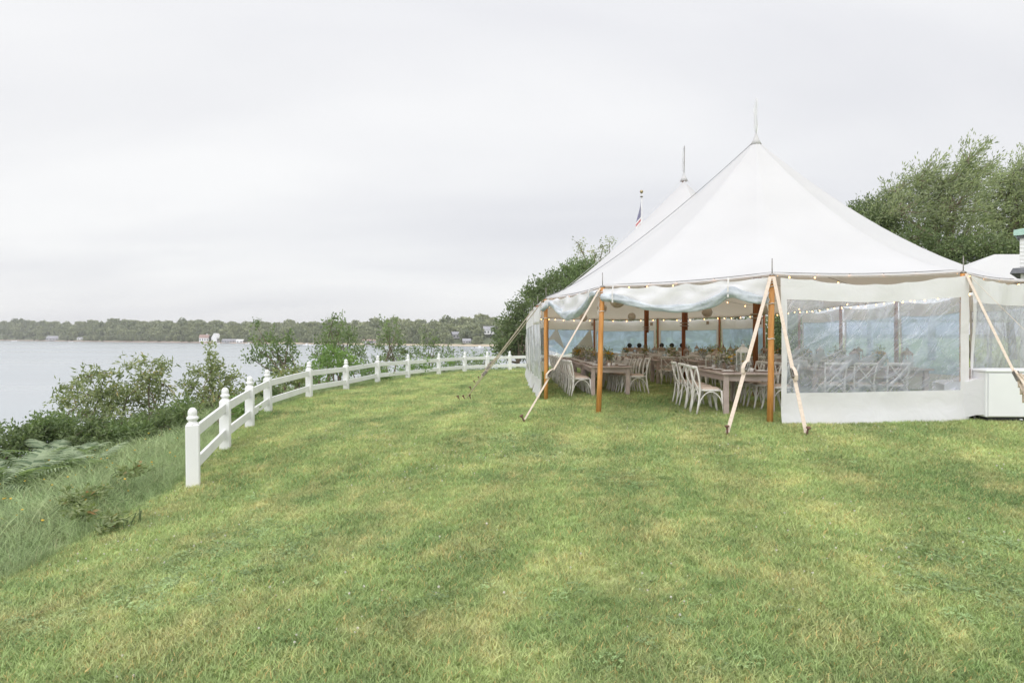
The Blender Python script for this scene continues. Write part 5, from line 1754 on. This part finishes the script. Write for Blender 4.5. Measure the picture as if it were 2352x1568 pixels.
# bar at the far end
def bar():
    for i, (px_, d_, n, off) in enumerate(((1446, 29.6, 2, (0, .42)), (1543, 30.2, 3, (-.45, 0, .45)))):
        x = (px_ - CX) / FOC * d_
        z = G(x, d_)
        lab = ['white bar table with two crates, far end toward the water', 'white bar table with three crates, far end inland'][i]
        t = thing('bar_table', lab, 'table', (x, d_, z))
        MB().box((.2 if i == 0 else 0, 0, .88), (1.1 if i == 0 else 1.5, .6, .04)).build('tabletop', M['whitemetal'], t, .004)
        for sx in (-.3, .7) if i == 0 else (-.68, .68):
            for sy in (-1, 1): MB().tube([(sx, sy * .25, 0), (sx, sy * .25, .86)], .018, 8).build('leg', M['polewhite'], t)
        for j, o_ in enumerate(off):
            c = thing('drink_crate', '%s tan crate topped by a black round lid, on %s' % (ORD[j], ['the water-side bar table', 'the inland bar table'][i]), 'crate', (x + o_, d_ - .02, z + .901), 0, 'crates with black round tops on the bar')
            MB().box((0, 0, .08), (.30, .22, .16)).build('box', M['tan'], c, .005)
            MB().ball((0, 0, .255), .105, 12, 8).build('lid', M['black'], c)


bar()


# ------------------------------------------------------------------ lights and paper lanterns in the tent
BULB_ME = MB().lathe([(.001, -.026), (.014, -.023), (.020, -.010), (.018, .004), (.010, .018), (.008, .03)], 8).mesh('bulb', M['bulb'])
CAP_ME = MB().lathe([(.012, .026), (.012, .055), (.004, .06)], 6).mesh('socket', M['cable'])


def light_string(label, pts, every, size=1.0):
    root = thing('string_light', label, 'string lights', pts[0], 0, 'strings of lit bulbs in the tent')
    o = root.location.copy()
    MB().tube([p - o for p in pts], .0045, 5).build('cable', M['cable'], root)
    acc = 0.0
    for a, b in zip(pts[:-1], pts[1:]):
        L_ = (b - a).length
        while acc < L_:
            p = a.lerp(b, acc / L_) - o
            for me, nm in ((BULB_ME, 'bulb'), (CAP_ME, 'socket')):
                c = link(bpy.data.objects.new(nm, me)); c.parent = root; c.location = p + Vector((0, 0, -.058 * size)); c.scale = (size,) * 3
                c.rotation_euler = (rng.uniform(-.4, .4), rng.uniform(-.4, .4), 0)
            acc += every * rng.uniform(.8, 1.2)
        acc -= L_


def eave_run(names, label, every=.48, inset=.16, lift=-.035):
    pts = []
    for a, b in zip(names[:-1], names[1:]):
        A, B = EV[a], EV[b]
        for k in range(8):
            p = A.lerp(B, k / 8)
            inn = Vector((5.6, min(max(p.y, 16), 28), p.z)) - p; inn.normalize()
            pts.append(p + inn * inset + Vector((0, 0, lift - .04 * math.sin(math.pi * k / 8))))
    light_string(label, pts, every, .7 if 'front' in label else 1.0)


eave_run(['L1', 'P2', 'P1', 'P0', 'M1'], 'string of lit bulbs along the front eave', .62, .12, .02)
eave_run(['M1', 'R1', 'R2', 'R3', 'R4', 'R5'], 'string of lit bulbs along the inland eave', .5)
eave_run(['R5', 'Q1', 'Q2', 'Q3', 'Q4', 'L5'], 'string of lit bulbs along the far eave', .6)
eave_run(['L5', 'L4', 'L3', 'L2', 'L1'], 'string of lit bulbs along the water-side eave', .5)
for i, (y_, nm) in enumerate(((17.2, 'nearest'), (20.2, 'second'), (23.6, 'third'), (26.4, 'farthest'))):
    pts = []
    for k in range(25):
        x = 1.1 + 8.9 * k / 24
        side = x < 5.6
        e = Vector((.72 if side else 10.35, y_, CAMZ + .93))
        t = abs(x - 5.58) / abs(e.x - 5.58)
        zz = roof_at(e, 1.2, min(t, 1)).z
        pts.append(Vector((x, y_ + .15 * math.sin(k), min(zz - .12, CAMZ + 1.05 + .75 * (1 - t) ** .8 - .1 * math.sin(math.pi * k / 6) ** 2))))
    light_string('%s string of lit bulbs slung across under the roof' % nm, pts, .62)

for i, (px_, py_, r_, d_, lb) in enumerate(((1418, 690, 18, 17.5, 'large round paper lantern just inside the rolled front wall'), (1451, 727, 9, 29, 'small round paper lantern over the far bar'), (1383, 708, 11, 22, 'paper lantern half hidden by the second open pole'),
                                            (1624, 717, 12, 24, 'paper lantern hanging below the middle of the swagged wall'), (1752, 712, 13, 20, 'paper lantern beside the centre pole at the open corner'), (1466, 697, 11, 23, 'paper lantern tucked behind the swag next to the large one'),
                                            (1340, 730, 9, 24, 'small paper lantern near the water wall'))):
    p = at(px_, py_, d_)
    R = r_ * d_ / FOC
    t = thing('paper_lantern', lb, 'paper lantern', p, 0, 'round paper lanterns hanging in the tent')
    m = MB().ball((0, 0, 0), R, 22, 14, .96)
    m.build('globe', M['paper'], t)
    m = MB()
    for k in range(1, 9):
        z = -R * .96 * math.cos(math.pi * k / 9); rr = R * math.sin(math.pi * k / 9) + .001
        m.tube([(rr * math.cos(a), rr * math.sin(a), z) for a in [2 * math.pi * q / 18 for q in range(19)]], .0015, 4, False)
    m.build('wire_rib', M['paper'], t)
    zt = 2.2
    e = Vector((.72 if p.x < 5.6 else 10.35, p.y, CAMZ + .93))
    zt = roof_at(e, 1.2, min(1, abs(p.x - spine(p.y).x) / abs(e.x - spine(p.y).x))).z - p.z
    MB().tube([(0, 0, R * .95), (0, 0, max(zt, R * 1.1))], .003, 4).build('cord', M['whiterope'], t)


# ------------------------------------------------------------------ white machine beside the tent
def machine():
    d = 10.55
    x0, x1 = (2272 - CX) / FOC * d, (2272 - CX) / FOC * d + 1.35
    xc = (x0 + x1) / 2
    z = G(xc, d)
    rz = rad(-3)
    t = thing('tent_heater', 'white boxy climate machine on a dark base by the tent wall', 'heater', (xc, d + .35, z), rz)
    W, D, H = x1 - x0, .72, .70
    MB().box((0, 0, .045), (W - .06, D - .06, .09)).build('base', M['black'], t)
    MB().box((0, .008, .09 + H / 2), (W, D - .016, H)).build('body', M['acwhite'], t, .008)
    MB().box((0, 0, .09 + H + .016), (W + .03, D + .03, .032)).build('lid', M['acwhite'], t, .006)
    MB().box((-.33, -D / 2, .09 + H / 2 - .004), (W / 2 - .04, .014, H - .035)).build('front_panel', M['acwhite'], t, .004)
    MB().box((.35, -D / 2, .09 + H / 2 - .004), (W / 2 - .07, .014, H - .035)).build('side_panel', M['acwhite'], t, .004)
    m = MB()
    for i in range(7):
        for j in range(2):
            if (i + j) % 3 != 2: m.box((-.17 + j * .072 + .005 * (i % 2), -D / 2 - .0075, .09 + H - .075 - i * .022), (.062 if (i + j) % 2 else .05, .001, .0045))
    m.build('printed_label', M['redprint'], t)
    MB().box((-.075, -D / 2 - .0085, .22), (.04, .003, .035)).build('latch', M['black'], t)
    for sx in (-.15, .3): MB().lathe([(.022, 0), (.022, .012), (.001, .016)], 10, (0, 0, 0)).build('foot_cap', M['acwhite'], t).location = (sx, -D / 2 + .01, .05)
    m = MB()
    # cloth duct from the machine into the tent wall
    A = [(-W / 2, -.30, .68), (-W / 2, .25, .68), (-W / 2, .25, .20), (-W / 2, -.30, .12)]
    B = [(-W / 2 - .42, .02, .58), (-W / 2 - .40, .40, .60), (-W / 2 - .40, .40, .02), (-W / 2 - .42, .02, .02)]
    vs = []
    for k in range(6):
        u = k / 5
        for a, b in zip(A, B):
            p = Vector(a).lerp(Vector(b), u); p.z += .012 * math.sin(k * 2.1)
            vs.append(p)
    m.add(vs, [(k * 4 + i, k * 4 + (i + 1) % 4, k * 4 + 4 + (i + 1) % 4, k * 4 + 4 + i) for k in range(5) for i in range(4)])
    m.build('cloth_duct', M['wall'], t)


machine()


# ------------------------------------------------------------------ building and small marquee at the edge of the frame
def building():
    def build(mb, nm, mt):
        mb.v = [(a_ + W / 2, b_ + 2.5, c_) for a_, b_, c_ in mb.v]
        return mb.build(nm, M[mt], t)
    d = 16.0
    x0 = (2341 - CX) / FOC * d
    x1 = x0 + 7.5
    g = G(x0 + 2, d + 2) - .1
    t = thing('white_building', 'white two-storey building with a green copper roof edge and grey lower roof', 'building', (x0, d, g), rad(-41))
    zt, zl = CAMZ + (HY - 545) / FOC * d - g, CAMZ + (HY - 622) / FOC * d - g
    W = x1 - x0
    build(MB().box((.02, 0, zl / 2), (W, 5.0, zl)), 'wall', 'wallpaint')
    build(MB().box((0, 0, (zl + zt) / 2 + .03), (W, 5.0, zt - zl)), 'upper_wall', 'wallpaint')
    for k in range(9): build(MB().box((0, -2.506, zl + .10 + k * (zt - zl) / 9), (W, .014, .008)), 'clapboard', 'wallpaint')
    r = MB()
    r.add([Vector((sx * (W / 2 + .12), sy * 2.62, zl + .06)) for sx, sy in ((-1, -1), (1, -1), (1, 1), (-1, 1))] + [Vector((sx * (W / 2 + .17), sy * 2.72, zl - .07)) for sx, sy in ((-1, -1), (1, -1), (1, 1), (-1, 1))],
          [(0, 1, 2, 3), (7, 6, 5, 4), (0, 4, 5, 1), (1, 5, 6, 2), (2, 6, 7, 3), (3, 7, 4, 0)])
    build(r, 'lower_roof', 'roofgrey')
    build(MB().box((0, 0, zt + .10), (W + .22, 5.24, .13)), 'roof_edge', 'copper')
    build(MB().box((0, 0, zt + .0), (W + .10, 5.12, .06)), 'gutter', 'roofgrey')
    q = MB().add([(-W / 2 - .1, -2.6, zt + .166), (W / 2 + .1, -2.6, zt + .166), (W / 2 + .1, 2.6, zt + .166), (-W / 2 - .1, 2.6, zt + .166), (-W / 2 + 2.4, 0, zt + .75), (W / 2 - 2.4, 0, zt + .75)], [(0, 1, 5, 4), (2, 3, 4, 5), (1, 2, 5), (3, 0, 4), (3, 2, 1, 0)])
    build(q, 'roof', 'copper')


building()


def marquee():
    X0, X1, Y0, Y1 = 11.7, 23.0, 22.2, 27.4
    g = G(16, 24)
    t = thing('small_marquee', 'smaller white hipped marquee behind the main tent', 'tent', ((X0 + X1) / 2, (Y0 + Y1) / 2, g))
    W, D = (X1 - X0) / 2, (Y1 - Y0) / 2
    ze, zr = 2.2, CAMZ + (HY - 582) / FOC * 24.5 - g
    xl = (2292 - CX) / FOC * 24.6 - (X0 + X1) / 2
    vs, fs = [], []
    n = 10
    def ring(u):
        k = u ** 1.15
        out = []
        for (ax, ay), (bx, by) in (((-W, -D), (W, -D)), ((W, -D), (W, D)), ((W, D), (-W, D)), ((-W, D), (-W, -D))):
            for i in range(6):
                s = i / 6
                x, y = ax + (bx - ax) * s, ay + (by - ay) * s
                tx = min(max(x, xl), W * .6)
                out.append((x + (tx - x) * u, y * (1 - u), ze + (zr - ze) * k))
        return out
    for j in range(n + 1): vs += ring(j / n)
    fs = [(j * 24 + i, j * 24 + (i + 1) % 24, j * 24 + 24 + (i + 1) % 24, j * 24 + 24 + i) for j in range(n) for i in range(24)]
    m = MB().add(vs, fs, True)
    m.build('canopy', M['roof'], t)
    b = ring(0)
    MB().add(b + [(x, y, z - .28) for x, y, z in b], [(i, (i + 1) % 24, 24 + (i + 1) % 24, 24 + i) for i in range(24)]).build('valance', M['wall'], t)
    for sx in (-1, -.33, .33, 1):
        for sy in (-1, 1): MB().tube([(sx * W * .995, sy * D * .99, 0), (sx * W * .995, sy * D * .99, ze)], .035, 8).build('leg', M['polewhite'], t)


marquee()


# ------------------------------------------------------------------ flag pole
def flag_mat():
    m, N, L = new_mat('flag_cloth')
    out = N.new('ShaderNodeOutputMaterial'); b = N.new('ShaderNodeBsdfPrincipled'); b.inputs['Roughness'].default_value = .8
    uv = N.new('ShaderNodeUVMap'); sp = N.new('ShaderNodeSeparateXYZ'); L.new(uv.outputs[0], sp.inputs[0])

    def math_(op, a, bb=None):
        n = N.new('ShaderNodeMath'); n.operation = op
        for i, v in enumerate((a, bb)):
            if v is None: continue
            if isinstance(v, (int, float)): n.inputs[i].default_value = v
            else: L.new(v, n.inputs[i])
        return n.outputs[0]
    st = math_('MODULO', math_('MULTIPLY', sp.outputs['Y'], 6.5), 1.0)
    red = math_('LESS_THAN', st, .5)
    mx = N.new('ShaderNodeMixRGB'); L.new(red, mx.inputs[0]); mx.inputs[1].default_value = (.80, .79, .80, 1); mx.inputs[2].default_value = (.50, .035, .06, 1)
    can = math_('MULTIPLY', math_('LESS_THAN', sp.outputs['X'], .4), math_('GREATER_THAN', sp.outputs['Y'], .4615))
    mb = N.new('ShaderNodeMixRGB'); L.new(can, mb.inputs[0]); L.new(mx.outputs[0], mb.inputs[1]); mb.inputs[2].default_value = (.055, .045, .20, 1)
    L.new(mb.outputs[0], b.inputs['Base Color']); L.new(b.outputs[0], out.inputs[0])
    return m


def flagpole():
    d = 40.0
    x = (1473 - CX) / FOC * d
    g = G(x, d)
    zt = CAMZ + (HY - 445) / FOC * d - g
    t = thing('flagpole', 'white flagpole with a brass ball, standing behind the tent', 'flagpole', (x, d, g))
    MB().tube([(0, 0, -.1), (0, 0, zt)], [.065, .035], 12).build('pole', M['polewhite'], t)
    MB().ball((0, 0, zt + .10), .10, 14, 8).build('ball', M['gold'], t)
    MB().lathe([(.05, zt - .22), (.09, zt - .20), (.09, zt - .17), (.04, zt - .15)], 10).build('truck', M['steel'], t)
    MB().tube([(.06, -.02, zt - .18), (.07, -.02, 1.2)], .008, 5).build('halyard', M['whiterope'], t)
    f = thing('american_flag', 'limp red, white and blue American flag on the pole', 'flag', (x, d, g + zt - .42))
    # hoist edge along the pole, the fly hangs straight down in folds
    nu, nv_ = 46, 26
    hoist, fly = 1.35, 2.2
    vs, uvs = [], []
    stars = []

    def pos(u, v):
        d = 1 - v                                        # distance down the hoist
        w = .30 * min(1, .10 + 1.55 * d)
        if u <= .4:
            k = u / .4
            x, y = -w * k, -.03 * math.sin(k * math.pi) - .02
            z = -hoist * 1.30 * d - .34 * k
        else:                                            # the fly is folded back behind
            k = (u - .4) / .6
            x, y = -w * (1 - .85 * abs(math.sin(k * math.pi * 1.5))), .03 + .10 * k
            z = -hoist * 1.30 * d - .34 - .95 * k * .6
        return Vector((-.05 + x, y, z))
    for j in range(nv_ + 1):
        for i in range(nu + 1):
            vs.append(pos(i / nu, j / nv_)); uvs.append((i / nu, j / nv_))
    fs = [(j * (nu + 1) + i, j * (nu + 1) + i + 1, (j + 1) * (nu + 1) + i + 1, (j + 1) * (nu + 1) + i) for j in range(nv_) for i in range(nu)]
    o = MB().add(vs, fs, True).build('cloth', flag_mat(), f)
    ul = o.data.uv_layers.new(name='UVMap')
    for p in o.data.polygons:
        for li in p.loop_indices: ul.data[li].uv = uvs[o.data.loops[li].vertex_index]
    star = MB()
    for r_ in range(9):
        for c_ in range(6 if r_ % 2 == 0 else 5):
            u = .4 * ((c_ * 2 + (1 if r_ % 2 == 0 else 2)) / 12); v = .4615 + .5385 * (r_ + 1) / 10
            c = pos(u, v)
            du, dv = (pos(u + .01, v) - c).normalized(), (pos(u, v + .01) - c).normalized()
            for side in (-.006, .006):
                nn = du.cross(dv); nn = nn.normalized() * side if nn.length > 1e-5 else Vector((0, side, 0))
                pts = [c + nn + (du * math.sin(k * math.pi / 5) + dv * math.cos(k * math.pi / 5)) * (.036 if k % 2 == 0 else .015) for k in range(10)]
                star.add(pts, [tuple(range(10))])
    s_ = star.build('stars', M['white'], f)
    s_['kind'] = 'stuff'


flagpole()


# ------------------------------------------------------------------ far side: houses, boats
def far_house(name, label, cat, px, inland, w, dep, h, roof, yaw, wall='farwallw', roofm='farroof', wins=4, chim=False, lift=0.0):
    x, y, z = (float(q) for q in far_point(np.array(float(px)), np.array(float(inland))))
    t = thing(name, label, cat, (x, y, z - .3 + lift), yaw)
    MB().box((0, 0, h / 2), (w, dep, h)).build('wall', M[wall], t)
    m = MB()
    o_ = .35
    vs = [(-w / 2 - o_, -dep / 2 - o_, h - .1), (w / 2 + o_, -dep / 2 - o_, h - .1), (w / 2 + o_, dep / 2 + o_, h - .1), (-w / 2 - o_, dep / 2 + o_, h - .1), (-w / 2 - o_, 0, h + roof), (w / 2 + o_, 0, h + roof)]
    m.add(vs, [(0, 1, 5, 4), (2, 3, 4, 5), (1, 2, 5), (3, 0, 4), (3, 2, 1, 0)])
    r = m.build('roof', M[roofm], t)
    MB().add([(sx * (w / 2 + .01), s * dep / 2 * .98, h - .12) for sx in (1,) for s in (-1, 1)] + [(w / 2 + .36, 0, h + roof - .05)], [(0, 1, 2)]).build('gable', M[wall], r)
    if chim: MB().box((w * .25, 0, h + roof + .4), (1.1, .9, 2.2)).build('chimney', M['farwallw'], r)
    for k in range(wins):
        MB().box((-w / 2 + w * (k + .5) / wins, -dep / 2 - .03, h * .52), (w / wins * .38, .06, h * .42)).build('window', M['farglass'], t)
    return t


far_house('boathouse', 'long low grey-roofed boathouse on the far shore, by the frame edge', 'house', 127, 9, 27, 10, 4.2, 4.2, .05, 'farwallg', 'farroof', 5)
far_house('shed', 'small white shed beside the long low boathouse', 'house', 185, 14, 9, 6, 3, 1.6, .2, 'farwallw', 'farroof', 2)
far_house('house', 'white house with reddish roof on the far shore', 'house', 470, 10, 12, 8, 5.5, 4.2, .15, 'farwallw', 'farred', 4, True)
far_house('house', 'white gabled house end-on next to the red-roofed one', 'house', 497, 10, 8, 9, 5, 6.5, 1.2, 'farwallw', 'farwallw', 2)
far_house('pier_shed', 'low grey pier building at the water on the far shore', 'house', 530, 5, 20, 8, 3.4, 1.6, 0, 'farwallg', 'farroof', 6)
far_house('annexe', 'small white annexe joined to the low pier building', 'house', 553, 7, 9, 7, 2.6, 1.8, -.1, 'farwallw', 'farwallw', 2)
far_house('house', 'grey house among trees above the sandy spit', 'house', 1046, 42, 7, 6, 4, 2.6, .3, 'farwallg', 'farroof', 2, False, 1)
far_house('cottage', 'low pale cottage on the spit by the far beach', 'house', 1072, 16, 7.5, 5, 2.2, 2.2, .1, 'farwallg', 'farroof', 3)
far_house('mansion', 'big pale house with chimney on the hill next to the dark tree', 'house', 1128, 62, 15, 9, 4.6, 3.4, .1, 'farwallw', 'farroof', 5, True, 2.5)
far_house('boat_shelter', 'dark open shelter on the shore between two saplings', 'house', 852, 10, 16, 7, 3, 1.4, 0, 'farwallg', 'farred', 1)


def boat(label, px, py, yaw, ln, cabin=True, mast=0.0):
    d = 9.0 * FOC / (py - HY)
    x = (px - CX) / FOC * d
    t = thing('motor_boat' if not mast else 'sailing_boat', label, 'boat', (x, d, WZ), yaw, 'boats moored off the far shore')
    n = 12
    vs, fs = [], []
    for i in range(n + 1):
        u = i / n
        hb = ln * .16 * (1 - max(0, (u - .45) / .55) ** 2.2) + .02
        zt = ln * (.10 + .05 * u ** 2)
        xx = (u - .5) * ln
        for yy, zz in ((-hb, zt), (-hb * .82, -.1), (0, -.25), (hb * .82, -.1), (hb, zt)): vs.append((xx, yy, zz))
    for i in range(n):
        for k in range(4): fs.append((i * 5 + k, i * 5 + 5 + k, i * 5 + 6 + k, i * 5 + 1 + k))
        fs.append((i * 5 + 4, i * 5 + 9, i * 5 + 5, i * 5))
    fs.append((4, 3, 2, 1, 0))
    MB().add(vs, fs, True).build('hull', M['boat'], t)
    if cabin:
        MB().box((-.02 * ln, 0, ln * .19), (ln * .26, ln * .2, ln * .13), None, .8).build('cabin', M['boat'], t)
        MB().box((.105 * ln, 0, ln * .205), (ln * .02, ln * .15, ln * .07)).build('windscreen', M['farglass'], t)
        MB().box((-.53 * ln, 0, ln * .10), (ln * .06, ln * .07, ln * .14)).build('outboard_motor', M['navy'], t)
    if mast: MB().tube([(0, 0, .2), (0, 0, mast)], .07, 6).build('mast', M['boat'], t)


boat('white motor boat with a cabin, off the sandy spit by the dark tree', 1102, 799.5, .12, 7.2)
boat('small dinghy just behind the cabin motor boat', 1086, 799.0, .5, 3.2, False)
boat('small white skiff nearest the dark tree, off the spit', 1132, 797.5, .2, 3.4, False)
boat('white boat moored off the pier building', 571, 790.0, .1, 7.5)
boat('white boat moored beyond the nearest sapling', 705, 793.0, -.2, 8)
boat('white boat with a mast seen between the saplings', 719, 793.5, .3, 7, False, 11)
boat('white boat at the shore below the white gabled house', 497, 789.5, .05, 8)
boat('white boat hauled close under the long low boathouse', 33, 783.6, 0, 9, False)
boat('white boat beside the shed on the far shore', 163, 785.2, 0, 7, False)


def haze():
    m, N, L = new_mat('haze')
    out = N.new('ShaderNodeOutputMaterial'); v = N.new('ShaderNodeVolumePrincipled')
    v.inputs['Color'].default_value = (.96, .97, 1.0, 1); v.inputs['Density'].default_value = HAZE
    v.inputs['Anisotropy'].default_value = 0.0
    L.new(v.outputs[0], out.inputs['Volume'])
    o = MB().box((0, 500, 20), (19600, 21000, 70)).build('haze', m)
    tag(o, kind='stuff')


HAZE = 1.9e-4
haze()

# prototypes that found no place must not stay behind
for o in list(S.objects):
    if o.get('label') == 'x':
        for c in list(o.children): bpy.data.objects.remove(c)
        bpy.data.objects.remove(o)
